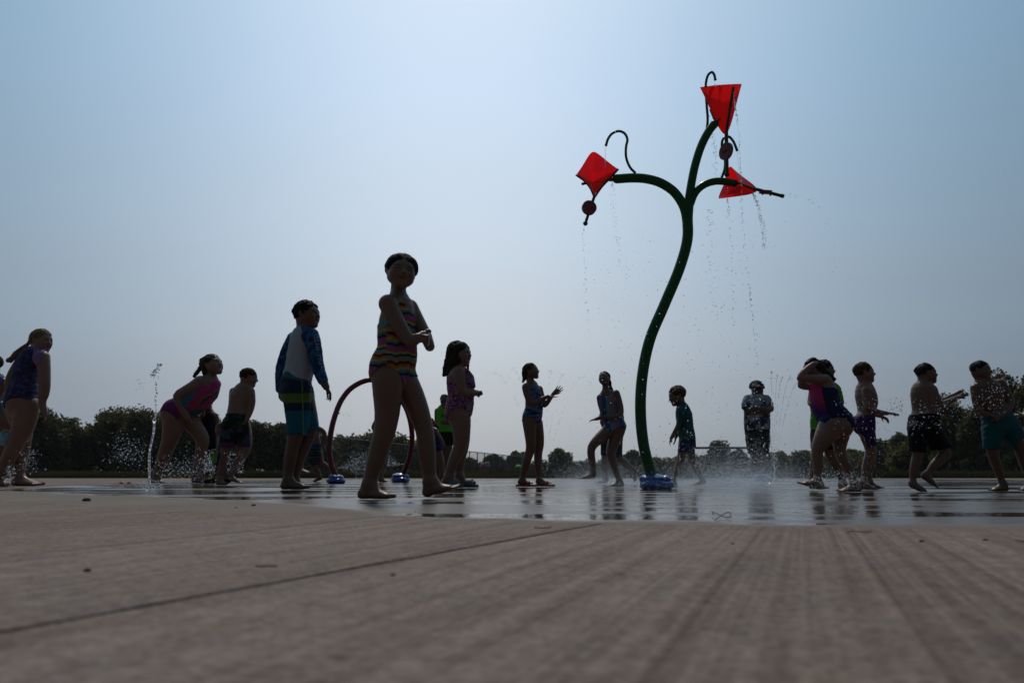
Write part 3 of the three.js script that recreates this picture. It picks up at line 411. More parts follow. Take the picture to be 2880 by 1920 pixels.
// A figure. All measures are pixels of the enlarged part of the picture in which it was measured: x right, y down, z towards the camera.
function person(o, build) {
  const [cx, cy, cs] = o.crop, d = (o.d ?? groundDepth(cy + o.foot * cs)), unit = cs * d / FS, origin = at(cx + o.ox * cs, cy + o.foot * cs, d); origin.y = 0;
  const Wd = (p) => { const q = at(cx + p[0] * cs, cy + p[1] * cs, d - (p[2] ?? 0) * unit); return [q.x - origin.x, q.y - origin.y, q.z - origin.z]; };
  const back = (x, y, z) => { const dx = x + origin.x, dy = y + origin.y - EYE, dz = z + origin.z, f = -(dz * CP) + dy * SP, v = dy * CP + dz * SP; return [((1440 + dx / f * FS) - cx) / cs, ((960 - v / f * FS) - cy) / cs, (z) / unit]; };
  const dirOf = (v) => vnorm([v[0], -v[1], v[2] ?? 0]);
  const prims = [], garments = []; let headFrame = null;
  const cone = (A, B, ra, rb, g, opt = {}) => { const ba = vsub(B, A); const s = { t: 0, a: A, ba, inv: 1 / Math.max(1e-9, vdot(ba, ba)), ra, rb, k: opt.k ?? 0.014, g, wa: 1, wb: 1, ...opt }; prims.push(s); return s; };
  const b = {
    unit, W: Wd, dirOf, cone,
    torso(pts, turn = 0, q = 1.32, g = 'torso') { const t = turn * Math.PI / 180, u = [Math.sin(t), 0, Math.cos(t)], con = (Math.cos(t) ** 2 + (q * Math.sin(t)) ** 2) ** 0.5; const id = ++chainId, P = spline(pts.map((p) => [p[0], p[1], p[2], p[3], p[4] ?? q])); for (let i = 1; i < P.length; i++) { const A = P[i - 1], B = P[i]; cone(Wd(A), Wd(B), A[3] * unit / con, B[3] * unit / con, g, { u, wa: A[4], wb: B[4], k: 0.02, chain: id }); } },
    limb(pts, g, k) { const id = ++chainId, P = spline(pts); for (let i = 1; i < P.length; i++) cone(Wd(P[i - 1]), Wd(P[i]), P[i - 1][3] * unit, P[i][3] * unit, g, { k: k ?? 0.014, chain: id }); },
    head(h) {
      const c = Wd(h.at), S = h.S * 1.05 * unit, yaw = (h.yaw ?? 0) * Math.PI / 180, pit = (h.pitch ?? 0) * Math.PI / 180, rol = (h.roll ?? 0) * Math.PI / 180, wide = (h.wide ?? 1) * 1.03, deep = h.deep ?? 1.09;
      let F = [Math.sin(yaw) * Math.cos(pit), Math.sin(pit), Math.cos(yaw) * Math.cos(pit)], R = [Math.cos(yaw), 0, -Math.sin(yaw)], U = vcross(F, R); const R2 = vadd(R.map((v) => v * Math.cos(rol)), U, -Math.sin(rol)), U2 = vadd(U.map((v) => v * Math.cos(rol)), R, Math.sin(rol)); R = R2; U = U2;
      const fr = { c, R, U, F, S, wide, deep }; headFrame = fr; const L = (x, y, z) => { let p = vadd(c, R, x * S * wide); p = vadd(p, U, y * S); return vadd(p, F, z * S * deep); };
      const ell = (ox, oy, oz, rx, ry, rz, k = 0.02, more = {}) => prims.push({ t: 1, ...fr, o: [ox * wide, oy, oz * deep], r: [rx * wide, ry, rz * deep], k: k * S / 0.22, g: 'head', ...more }), hc = (a, bb, ra, rb, k = 0.012, more = {}) => cone(L(...a), L(...bb), ra * S, rb * S, 'head', { k: k * S / 0.22, ...more });
      ell(0, 0.12, -0.045, 0.325, 0.35, 0.395); ell(0, -0.09, 0.09, 0.282, 0.3, 0.285);
      hc([0.19, -0.19, 0.03], [0.075, -0.375, 0.22], 0.11, 0.09, 0.03); hc([-0.19, -0.19, 0.03], [-0.075, -0.375, 0.22], 0.11, 0.09, 0.03); hc([-0.035, -0.395, 0.27], [0.035, -0.395, 0.27], 0.075, 0.075, 0.03);
      hc([0.15, -0.11, 0.23], [0.135, -0.2, 0.23], 0.12, 0.105, 0.03); hc([-0.15, -0.11, 0.23], [-0.135, -0.2, 0.23], 0.12, 0.105, 0.03);
      hc([-0.15, 0.085, 0.28], [0.15, 0.085, 0.28], 0.06, 0.06, 0.025);
      ell(0.125, -0.005, 0.41, 0.07, 0.045, 0.07, 0.012, { cut: true }); ell(-0.125, -0.005, 0.41, 0.07, 0.045, 0.07, 0.012, { cut: true });
      ell(0.122, -0.005, 0.302, 0.058, 0.05, 0.05, 0.002); ell(-0.122, -0.005, 0.302, 0.058, 0.05, 0.05, 0.002);
      hc([0, 0.02, 0.345], [0, -0.1, 0.428], 0.036, 0.05, 0.014); hc([-0.05, -0.115, 0.365], [0.05, -0.115, 0.365], 0.035, 0.035, 0.008);
      hc([-0.075, -0.222, 0.328], [0, -0.21, 0.385], 0.02, 0.03, 0.008); hc([0.075, -0.222, 0.328], [0, -0.21, 0.372], 0.02, 0.03, 0.008); hc([-0.055, -0.255, 0.33], [0.055, -0.255, 0.33], 0.032, 0.032, 0.008);
      if (h.smile) ell(0, -0.24, 0.4, 0.075, 0.017 * h.smile, 0.08, 0.006, { cut: true }); else ell(0, -0.232, 0.41, 0.085, 0.006, 0.06, 0.006, { cut: true });
      for (const s of [-1, 1]) { hc([s * 0.315, 0.06, -0.07], [s * 0.3, -0.1, -0.03], 0.055, 0.03, 0.01); ell(s * 0.36, 0.0, -0.05, 0.03, 0.06, 0.04, 0.006, { cut: true }); }
      if (h.neck) { const [nx, ny, nz, r, r2] = h.neck; cone(L(0, -0.13, -0.17), Wd([nx, ny, nz]), (r2 ?? r) * unit, r * unit, 'neck', { k: 0.02 }); }
      b.headAt = L; return fr;
    },
    hand(w, dir, n, L, { curl = 0.35, spread = 0.3, thumb = 1, thumbOut = 0.8, g = 'hand' } = {}) {
      const A = Wd(w), l = L * unit, D = dirOf(dir), n0 = dirOf(n), N = vnorm(vadd(n0, D, -vdot(n0, D))), Sd = vcross(D, N).map((v) => v * thumb), cu = Array.isArray(curl) ? curl : [curl, curl, curl, curl];
      const pt = (a, bb, c) => vadd(vadd(vadd(A, D, a * l), Sd, bb * l), N, c * l);
      for (let i = 0; i < 4; i++) {
        const kx = 0.155 - i * 0.103, kn = pt(0.5 - 0.03 * Math.abs(i - 1), kx, 0); cone(pt(0.02, kx * 0.45, 0), kn, 0.085 * l, 0.062 * l, g, { k: 0.008 });
        let p = kn, a = cu[i] * 0.7; const fl = [0.4, 0.45, 0.42, 0.33][i] * l, fan = (1.5 - i) * 0.17 * spread, rr = [0.052, 0.054, 0.051, 0.045][i] * l;
        for (const [sh, r0, r1] of [[0.45, 1, 0.9], [0.3, 0.9, 0.82], [0.25, 0.82, 0.68]]) { const dd = vnorm(vadd(vadd(D.map((v) => v * Math.cos(a)), N, Math.sin(a)), Sd, fan)), q = vadd(p, dd, fl * sh); cone(p, q, rr * r0, rr * r1, g, { k: 0.0025 }); p = q; a += cu[i]; }
      }
      const t0 = pt(0.14, 0.1, 0.02), d1 = vnorm(vadd(vadd(D.map((v) => v * 0.62), Sd, thumbOut), N, 0.3)), t1 = vadd(t0, d1, 0.27 * l), d2 = vnorm(vadd(vadd(D, Sd, thumbOut * 0.35), N, 0.15 + cu[0] * 0.5)), t2 = vadd(t1, d2, 0.22 * l);
      cone(t0, t1, 0.085 * l, 0.056 * l, g, { k: 0.006 }); cone(t1, t2, 0.056 * l, 0.042 * l, g, { k: 0.0025 });
    },
    foot(ankle, heel, toe, ra, { g = 'leg', side = 1, size = 1 } = {}) {
      const A = Wd(ankle), H = Wd(heel), T = Wd(toe), l = Math.max(0.16 * size, Math.hypot(...vsub(T, H))), D = vnorm(vsub(T, H)), up0 = [0, 1, 0], Sd = vnorm(vcross(D, up0)), N = vcross(Sd, D), r = ra * unit, pt = (a, s, n) => vadd(vadd(vadd(H, D, a * l), Sd, s * l * side), N, n * l);
      const hl = pt(0.13, 0, 0.115); cone(A, hl, r, 0.125 * l, g, { k: 0.02 }); cone(hl, pt(0.4, -0.02, 0.085), 0.115 * l, 0.085 * l, g, { u: Sd, wa: 1.05, wb: 1.5, k: 0.02 }); cone(pt(0.4, -0.02, 0.085), pt(0.72, 0, 0.06), 0.085 * l, 0.062 * l, g, { u: Sd, wa: 1.5, wb: 2.35, k: 0.016 });
      cone(A, pt(0.55, 0.02, 0.1), r * 0.92, 0.075 * l, g, { k: 0.03 }); cone(pt(0.5, 0.02, 0.11), pt(0.74, 0.02, 0.065), 0.08 * l, 0.06 * l, g, { u: Sd, wa: 1.2, wb: 1.6, k: 0.02 });
      for (let i = 0; i < 5; i++) { const s = 0.115 - i * 0.056, e = [1, 0.985, 0.955, 0.92, 0.87][i], rr = [0.056, 0.04, 0.037, 0.034, 0.032][i] * l; cone(pt(0.74, s * 0.85, 0.055), pt(e - 0.045, s, rr / l + 0.004), rr * 1.05, rr * 0.9, g, { k: 0.004 }); }
    },
    shoe(heel, toe, { name = 'sandal', color, straps = [], th = 0.028, wid = 0.2 } = {}) { garments.push({ shoe: true, heel: Wd(heel), toe: Wd(toe), name, color, straps, th, wid }); },
    wear(name, gr) { garments.push({ name, ...gr }); },
    hair(h) { garments.push({ name: 'hair', isHair: true, ...h }); },
  };
  build(b);
  const t = thing('person', o.label, 'person', origin, o.group); const cell = o.cell ?? 0.0065, base = SKIN[o.skin ?? 'fair'], hairCol = HAIR[o.hair ?? 'brown'];
  const ground = (x, y) => 0.001 - y;
  const paint = (g, fn) => { const p = g.attributes.position, c = new Float32Array(p.count * 3); for (let i = 0; i < p.count; i++) { const k = fn(p.getX(i), p.getY(i), p.getZ(i)); c[i * 3] = k[0]; c[i * 3 + 1] = k[1]; c[i * 3 + 2] = k[2]; } g.setAttribute('color', new THREE.BufferAttribute(c, 3)); return g; };
  const own = prims.filter((s) => !s.only), hands = own.filter((s) => s.g.startsWith('hand')), rest = own.filter((s) => !s.g.startsWith('hand'));
  const skin = (x, y, z) => {
    const k = 1 + 0.1 * noise(x * 9, y * 9, z * 9) + 0.06 * noise(x * 40, y * 40, z * 40); let c = [base[0] * k, base[1] * k * (1 - 0.05 * noise(x * 5, y * 5, z * 5)), base[2] * k];
    if (headFrame) { const [lx0, ly, lz] = dHeadLocal(headFrame, x, y, z), lx = Math.abs(lx0 / headFrame.wide); if (lz > 0.15 && Math.abs(ly) < 0.6) {
      const e = Math.hypot((lx - 0.122) / 0.05, (ly + 0.003) / 0.02); if (e < 1) c = e < 0.45 ? [0.02, 0.014, 0.012] : [0.13, 0.115, 0.105];
      if (Math.abs(e - 1.1) < 0.25 && ly > -0.005) c = [0.05, 0.035, 0.03];
      const br = Math.hypot((lx - 0.13) / 0.085, (ly - 0.085 - (0.13 - lx) * 0.12) / 0.019); if (br < 1) c = lerp3(c, hairCol, 0.75);
      if (Math.hypot(lx / 0.095, (ly + 0.233) / 0.042) < 1 && lz > 0.28) c = [c[0] * 0.85, c[1] * 0.55, c[2] * 0.6];
    } }
    return c;
  };
  const bg = polygonise([...rest.filter((s) => !s.cut), ...hands, ...rest.filter((s) => s.cut)], cell, { clip: (x, y) => ground(x, y), floor: 0.02 });
  const body = mesh('body', paint(bg, skin), skinMat, t);
  for (const w of garments) {
    if (w.shoe) { sandal(w, t); continue; }
    if (w.isHair) {
      const list = []; if (w.cap !== false) list.push({ t: 2, ...headFrame, hair: { t: 0.04, line: 0, nape: -0.3, part: 0, ...w.cap }, k: 0.012, g: 'hair' });
      const keep = prims.length; for (const ch of w.chains ?? []) { b.limb(ch, 'hairchain', 0.015); } list.push(...prims.splice(keep));
      const A = (w.tuft ?? 0.004) * 1.25, hc = w.color ?? hairCol, g = polygonise(list, Math.min(cell, 0.006), { noise: (x, y, z) => A * noise(x * 38, y * 22, z * 38) + A * 0.7 * noise(x * 120, y * 34, z * 120) });
      if (g) mesh('hair', paint(g, (x, y, z) => { const k = 1 + 0.45 * noise(x * 140, y * 26, z * 140) + 0.25 * noise(x * 30, y * 10, z * 30); return [hc[0] * k, hc[1] * k, hc[2] * k]; }), hairMat, t);
      continue;
    }
    if (w.loose && !w.from?.length) w.from = ['torso', 'leg'];
    let list = own.filter((s) => w.from?.some((q) => s.g.startsWith(q)) && !(w.not ?? []).some((q) => s.g.startsWith(q))); const keep = prims.length; if (w.loose) { w.loose(b); list = [...list, ...prims.splice(keep).map((s) => ({ ...s }))]; }
    const poly = w.poly && inPoly(w.poly.map((p) => Wd(p).slice(0, 2)));
    const fold = w.fold ?? 0.0015, g = polygonise(list, w.cell ?? cell, { inflate: (w.t ?? 0.006), noise: (x, y, z) => fold * noise(x * 22, y * 40, z * 22) + fold * 0.8 * noise(x * 9, y * 14, z * 9), clip: poly ? (x, y) => poly(x, y) : null });
    if (g) { const m = mesh(w.name, paint(g, (x, y, z) => { const q = back(x, y, z); return w.color(q[0], q[1], q[2], x, y, z).map((v) => v * 0.68); }), w.mat ?? clothMat, t); if (w.label) m.userData.label = w.label; }
  }
  return { t, b, back, origin };
}
const lerp3 = (a, b, t) => [lerp(a[0], b[0], t), lerp(a[1], b[1], t), lerp(a[2], b[2], t)];
const flat = (...c) => (x, y, z, X, Y, Z) => { const k = 1 + 0.12 * noise(X * 30, Y * 30, Z * 30); return c.map((v) => v * k); };
function sandal(w, t) {
  const D = vnorm(vsub(w.toe, w.heel)), l = Math.hypot(...vsub(w.toe, w.heel)) * 1.06, pts = [], N = 36;
  for (let i = 0; i < N; i++) { const a = i / N * 2 * Math.PI, c = Math.cos(a), s = Math.sin(a); pts.push(new THREE.Vector2(c * l * 0.5, s * l * w.wid * (0.86 + 0.22 * c))); }
  const g = new THREE.ExtrudeGeometry(new THREE.Shape(pts), { depth: w.th - 0.008, bevelEnabled: true, bevelSize: 0.004, bevelThickness: 0.004, bevelSegments: 2 }); g.rotateX(-Math.PI / 2); g.translate(0, 0.0045, 0);
  const q = new THREE.Group(); q.name = w.name; q.position.set(w.heel[0] + D[0] * l * 0.48, 0.0005, w.heel[2] + D[2] * l * 0.48); q.rotation.y = -Math.atan2(D[2], D[0]); t.add(q);
  const m = std(C(...w.color), 0.6); mesh('sole', g, m, q);
  for (const [x, r, h, wd] of w.straps) { const s = new THREE.TorusGeometry(r, wd ?? 0.012, 8, 24, Math.PI); s.scale(1, h, wd ? 2.6 : 1.2); s.rotateY(Math.PI / 2); s.translate(x * l, w.th * 0.8, 0); mesh('strap', s, m, q); }
}

// ---------------------------------------------------------------- the people, nearest and largest first
const cropC = [720, 800, 280 / 732], cropD = [960, 680, 400 / 825], cropE = [1180, 920, 380 / 1241], cropF = [1420, 980, 380 / 1354], cropI = [1840, 1040, 400 / 1651], cropK = [2200, 980, 380 / 1354], cropL = [2500, 980, 380 / 1354], cropA = [0, 860, 480 / 1344], cropB = [400, 940, 360 / 1227], cropN = [820, 1150, 440 / 2352], cropO = [540, 1080, 180 / 882];
const pick = (list, v) => list[((Math.floor(v) % list.length) + list.length) % list.length];
const blotch = (list, s) => (x, y, z, X, Y, Z) => pick(list, (fbm(X * s, Y * s, Z * s, 3) * 1.3 + 1.5) * list.length * 0.7);

// girl in the striped swimsuit, arms folded, in mid stride
const stripeSet = [[0.02, 0.02, 0.03], [0.45, 0.13, 0.03], [0.5, 0.34, 0.06], [0.06, 0.22, 0.26], [0.02, 0.02, 0.03], [0.45, 0.06, 0.2], [0.25, 0.1, 0.36], [0.5, 0.1, 0.06], [0.42, 0.38, 0.12], [0.02, 0.02, 0.03], [0.12, 0.3, 0.4], [0.52, 0.2, 0.04]];
person({ crop: cropD, foot: 1489, ox: 330, skin: 'mid', hair: 'black', cell: 0.005, label: 'girl in a rainbow striped swimsuit, arms folded, striding barefoot before the red arch' }, (b) => {
  b.torso([[334, 318, 0, 50], [336, 362, 0, 76], [330, 420, 0, 97], [320, 500, 0, 103], [324, 580, 0, 104], [323, 645, 0, 110], [303, 705, 0, 121], [290, 760, 0, 120], [300, 800, 0, 92]], -38);
  b.limb([[262, 352, 60, 42], [400, 372, -60, 40]], 'torso');
  b.head({ at: [347, 178], S: 214, yaw: 18, pitch: 0, roll: 8, wide: 1.15, neck: [326, 326, 0, 46, 44] });
  // near leg behind, far leg reaching forward
  b.limb([[268, 790, 52, 92], [268, 880, 52, 84], [266, 990, 52, 72], [250, 1105, 50, 62], [228, 1170, 46, 57], [202, 1265, 44, 53], [176, 1345, 42, 42], [163, 1405, 42, 36]], 'legA');
  b.foot([163, 1405, 42], [98, 1490, 34], [328, 1487, 92], 37, { g: 'legA', side: 1 });
  b.limb([[362, 790, -50, 76], [408, 880, -52, 70], [448, 985, -54, 64], [482, 1090, -56, 53], [490, 1160, -56, 54], [498, 1240, -58, 51], [508, 1320, -60, 42], [516, 1385, -60, 37]], 'legB');
  b.foot([516, 1392, -60], [478, 1481, -66], [690, 1424, -30], 38, { g: 'legB', side: -1 });
  // near arm across the chest
  b.limb([[272, 360, 84, 56], [300, 420, 96, 50], [345, 500, 110, 43], [398, 578, 122, 35], [440, 560, 120, 28], [470, 540, 100, 24]], 'armA');
  b.hand([470, 540, 98], [0.55, -0.75, -0.4], [0.6, 0.3, -0.6], 92, { curl: [0.9, 0.9, 0.9, 0.9], thumb: 1, g: 'handA' });
  b.limb([[404, 392, -84, 48], [448, 470, -60, 42], [492, 552, -20, 36], [513, 607, 10, 29], [510, 588, 60, 27], [503, 562, 120, 22]], 'armB');
  b.hand([503, 560, 124], [-1, 0.05, 0.18], [-0.1, 0.15, -1], 128, { curl: [0.2, 0.25, 0.25, 0.3], spread: 0.5, thumb: -1, thumbOut: 0.35, g: 'handB' });
  b.hair({ cap: { line: -0.01, part: -0.22, nape: -0.2, t: 0.055 }, tuft: 0.002, chains: [[[345, 190, -95, 56], [345, 232, -100, 40]]] });
  b.wear('swimsuit', { from: ['torso', 'leg'], t: 0.005, poly: [[150, 500], [205, 497], [248, 478], [285, 452], [320, 400], [342, 340], [362, 345], [392, 392], [432, 440], [470, 470], [480, 760], [408, 785], [372, 832], [352, 772], [300, 738], [245, 745], [205, 772], [165, 803], [120, 800]], cell: 0.0045,
    color: (x, y, z) => { const side = x < 262; if (y < 497 + (285 - x) * 0.55 && x < 290 && y > 440 && y < 512 - (x - 208) * 0.56) return [0.12, 0.34, 0.34]; return pick(stripeSet, (y + (side ? 38 : 0) + 5 * Math.sin(x * 0.055) + 3 * Math.sin(x * 0.13 + 1) - (x - 300) * 0.06 + 6 * Math.sin(y * 0.03)) / 14.5); } });
}).t.children; {
  const g = scene.children.at(-1), beads = [], c0 = at(960 + 505 * cropD[2], 680 + 566 * cropD[2], groundDepth(680 + 1489 * cropD[2]) - 0.124).sub(g.position);
  for (let i = 0; i < 22; i++) { const a = i / 22 * 6.283; beads.push(ball(V(c0.x + Math.sin(a) * 0.008 + 0.0, c0.y + Math.cos(a) * 0.03, c0.z + Math.sin(a) * 0.03), 0.0052, 1)); }
  mesh('bracelet', mergeGeometries(beads), std(C(0.45, 0.38, 0.34), 0.4), g);
  const r = mulberry(77), hairs = []; const hd = at(960 + 348 * cropD[2], 680 + 100 * cropD[2], -g.position.z).sub(g.position);
  for (let i = 0; i < 9; i++) { const a = V(hd.x + (r() - 0.5) * 0.12, hd.y + 0.012 - Math.abs(r() - 0.5) * 0.02, (r() - 0.5) * 0.08), k = V((r() - 0.6) * 0.07, 0.02 + r() * 0.035, (r() - 0.5) * 0.05); hairs.push(tube([a, a.clone().addScaledVector(k, 0.5).add(V(0.006 * (r() - 0.5), 0.006, 0)), a.clone().add(k)], 0.00035, 8, 4)); }
  mesh('loose_hair', mergeGeometries(hairs), std(C(0.03, 0.02, 0.015), 0.4), g).userData.kind = 'stuff';
}

// boy in the rash guard
const surf = (y) => (y < 700 ? [0.015, 0.16, 0.2] : y < 800 ? [0.012, 0.03, 0.055] : y < 868 ? [0.13, 0.22, 0.03] : y < 930 ? [0.012, 0.03, 0.06] : [0.008, 0.15, 0.24]);
const camo = (x, y, z, X, Y, Z) => pick([[0.01, 0.04, 0.12], [0.012, 0.08, 0.24], [0.05, 0.18, 0.36], [0.01, 0.05, 0.16]], (fbm(X * 16, Y * 16, Z * 16, 3) + 1) * 3.2);
const guard = person({ crop: cropC, foot: 1506, ox: 290, skin: 'tan', hair: 'black', cell: 0.0068, label: 'boy in a white and blue long sleeved rash guard left of the arch' }, (b) => {
  b.torso([[352, 332, 0, 52], [345, 372, 0, 78], [338, 440, 0, 92], [322, 545, 0, 97], [318, 630, 0, 105], [292, 715, 0, 110], [288, 790, 0, 104]], 25);
  b.limb([[290, 392, -66, 42], [392, 375, 66, 46]], 'torso');
  b.head({ at: [376, 222], S: 203, yaw: 72, pitch: 2, roll: 0, wide: 1.08, smile: 0.6, neck: [352, 338, 0, 48, 50] });
  b.limb([[300, 800, 40, 92], [300, 950, 44, 76], [290, 1110, 42, 56], [268, 1200, 36, 48], [250, 1300, 32, 44], [240, 1380, 30, 36], [238, 1435, 30, 34]], 'legA');
  b.foot([238, 1438, 30], [182, 1506, 24], [412, 1500, 70], 36, { g: 'legA' });
  b.limb([[340, 800, -44, 80], [390, 960, -48, 62], [400, 1075, -52, 47], [352, 1190, -52, 45], [312, 1300, -50, 39], [290, 1400, -48, 31], [288, 1440, -48, 30]], 'legB');
  b.foot([288, 1440, -48], [250, 1500, -50], [378, 1485, -20], 30, { g: 'legB', side: -1 });
  b.limb([[280, 400, -84, 50], [225, 500, -90, 42], [186, 610, -92, 36], [178, 700, -84, 32], [176, 778, -70, 25]], 'armB');
  b.hand([176, 780, -70], [0.12, 1, 0.1], [1, 0, 0.2], 110, { curl: 0.55, thumb: 1, g: 'handB' });
  b.limb([[400, 382, 88, 60], [428, 450, 100, 49], [446, 560, 106, 43], [462, 630, 106, 40], [490, 700, 104, 33], [516, 752, 100, 25]], 'armA');
  b.hand([518, 755, 98], [0.5, 0.8, 0], [-0.75, 0.45, 0.3], 125, { curl: [0.4, 0.85, 0.95, 1], thumb: 1, thumbOut: 0.5, g: 'handA' });
  b.hair({ cap: { line: -0.02, nape: -0.31, t: 0.045, part: -0.1 }, tuft: 0.009 });
  b.wear('rash_guard', { from: ['torso', 'neck'], t: 0.008, fold: 0.003, poly: [[312, 318], [392, 322], [470, 330], [480, 560], [440, 660], [408, 735], [330, 700], [255, 655], [195, 672], [150, 560], [220, 380], [270, 330]], color: (x, y, z, X, Y, Z) => (y < 420 && x > 335 + (y - 330) * 0.35 ? camo(x, y, z, X, Y, Z) : [0.5, 0.48, 0.53]) });
  b.wear('sleeve', { from: ['armA'], t: 0.006, fold: 0.003, poly: [[300, 300], [520, 300], [560, 700], [545, 728], [480, 752], [440, 760], [360, 600], [320, 420]], color: camo });
  b.wear('sleeve', { from: ['armB'], t: 0.006, fold: 0.003, poly: [[100, 330], [330, 330], [330, 600], [240, 700], [205, 778], [120, 782]], color: camo });
  b.wear('board_shorts', { t: 0.002, fold: 0.004, from: [], loose: (q) => { q.torso([[305, 655, 0, 106], [292, 720, 0, 112], [288, 800, 0, 112]], 25, 1.32, 'loose'); q.limb([[300, 780, 46, 98], [308, 940, 52, 84], [316, 1100, 52, 70]], 'loose', 0.03); q.limb([[330, 780, -46, 88], [372, 920, -50, 76], [404, 1070, -52, 56]], 'loose', 0.02); },
    poly: [[190, 688], [250, 640], [330, 655], [420, 700], [410, 860], [455, 1058], [388, 1078], [380, 1118], [352, 1092], [250, 1114], [225, 1010], [150, 760]], color: (x, y, z) => (Math.abs(x - 338 - (y - 700) * 0.03) < 3.5 && z > 0 && y > 705 ? [0.25, 0.4, 0.05] : surf(y + (x - 300) * (y < 720 ? -0.25 : 0.02))) });
});
{ // the print down the near sleeve
  const font = await new FontLoader().loadAsync('fonts/droid/droid_sans_regular.typeface.json'), W = guard.b.W, path = new THREE.CatmullRomCurve3([[436, 372, 146], [446, 420, 150], [458, 500, 149], [470, 575, 148], [494, 652, 142]].map((p) => V(...W(p)))), list = [], word = 'OCEAN COAST';
  [...word].forEach((ch, i) => { if (ch === ' ') return; const u = (i + 0.5) / word.length, p = path.getPoint(u), d = path.getTangent(u), g = new TextGeometry(ch, { font, size: 0.034, depth: 0.0015, curveSegments: 4 }); g.center(); const y = V(-d.y, d.x, 0).normalize(); g.applyMatrix4(new THREE.Matrix4().makeBasis(d, y, V().crossVectors(d, y)).setPosition(p)); list.push(g); });
  mesh('sleeve_print', mergeGeometries(list), std(C(0.3, 0.42, 0.55), 0.7), guard.t);
  mesh('drawstring', tube([[398, 742, 60], [415, 760, 66], [420, 776, 66]].map((p) => V(...W(p))), 0.0035, 12, 6), std(C(0.02, 0.02, 0.02), 0.8), guard.t);
}

// girl in the purple swimsuit, far left
person({ crop: cropA, foot: 1418, ox: 190, skin: 'fair', hair: 'blond', cell: 0.0075, label: 'girl with a fair ponytail in a dark purple swim shirt with lilac sleeves' }, (b) => {
  b.torso([[292, 352, 0, 46], [278, 385, 0, 82], [232, 440, 0, 98], [202, 530, 0, 98], [194, 610, 0, 104], [178, 700, 0, 128], [170, 760, 0, 132], [160, 800, 0, 105]], 32);
  b.limb([[190, 410, -70, 42], [320, 400, 60, 46]], 'torso');
  b.head({ at: [325, 275], S: 184, yaw: 74, pitch: -4, neck: [292, 352, 0, 44, 46] });
  b.limb([[210, 790, 55, 92], [198, 880, 55, 88], [172, 980, 52, 76], [132, 1060, 50, 65], [92, 1150, 46, 58], [48, 1240, 42, 48], [8, 1320, 40, 38], [-10, 1350, 40, 35]], 'legA');
  b.foot([-12, 1352, 40], [-70, 1414, 36], [98, 1418, 60], 36, { g: 'legA' });
  b.limb([[110, 790, -55, 76], [150, 880, -55, 78], [185, 970, -55, 65], [196, 1040, -55, 50], [180, 1130, -52, 50], [165, 1220, -50, 46], [152, 1310, -48, 38], [150, 1345, -46, 36]], 'legB');
  b.foot([150, 1348, -46], [92, 1418, -52], [328, 1414, 4], 38, { g: 'legB', side: -1 });
  b.limb([[330, 412, 88, 60], [345, 480, 96, 48], [350, 580, 100, 44], [352, 640, 100, 40], [345, 700, 96, 36], [332, 755, 90, 28], [345, 820, 84, 25], [352, 850, 82, 23]], 'armA');
  b.hand([354, 852, 82], [0.12, 1, 0], [-1, 0, 0.4], 92, { curl: 0.95, thumb: 1, g: 'handA' });
  b.limb([[170, 430, -92, 44], [100, 520, -96, 32], [66, 610, -96, 28], [90, 690, -90, 24]], 'armB');
  b.hand([92, 695, -90], [0.4, 1, 0], [1, 0, 0], 84, { curl: 0.5, g: 'handB' });
  b.hair({ cap: { line: 0.0, nape: -0.31, t: 0.04 }, tuft: 0.004, chains: [[[252, 268, 0, 24], [224, 298, 0, 14], [182, 334, -4, 22], [130, 380, -4, 27], [92, 415, 0, 21], [64, 432, 0, 14]], [[64, 425, 0, 16], [84, 438, 4, 12]]] });
  const navy = (x, y, z, X, Y, Z) => { const k = noise(X * 60, Y * 60, Z * 60) * 0.5 + noise(X * 25, Y * 25, Z * 25) * 0.5; return k > 0.15 ? [0.1, 0.09, 0.22] : k > -0.05 ? [0.045, 0.04, 0.13] : [0.03, 0.025, 0.09]; };
  b.wear('swim_shirt', { from: ['torso', 'neck', 'leg'], t: 0.007, fold: 0.003, poly: [[238, 318], [275, 330], [345, 345], [400, 380], [420, 600], [330, 690], [305, 752], [240, 735], [170, 745], [110, 775], [100, 812], [60, 818], [10, 770], [50, 560], [100, 420], [190, 335]], color: (x, y, z, X, Y, Z) => (x > 262 && y < 395 && z > -10 ? [0.3, 0.17, 0.36] : navy(x, y, z, X, Y, Z)) });
  b.wear('sleeve', { from: ['armA'], t: 0.008, poly: [[250, 330], [420, 330], [402, 492], [345, 474], [290, 474], [260, 420]], color: flat(0.3, 0.17, 0.36) });
  b.wear('sleeve', { from: ['armB'], t: 0.007, poly: [[60, 380], [220, 380], [180, 480], [110, 500]], color: flat(0.3, 0.17, 0.36) });
});
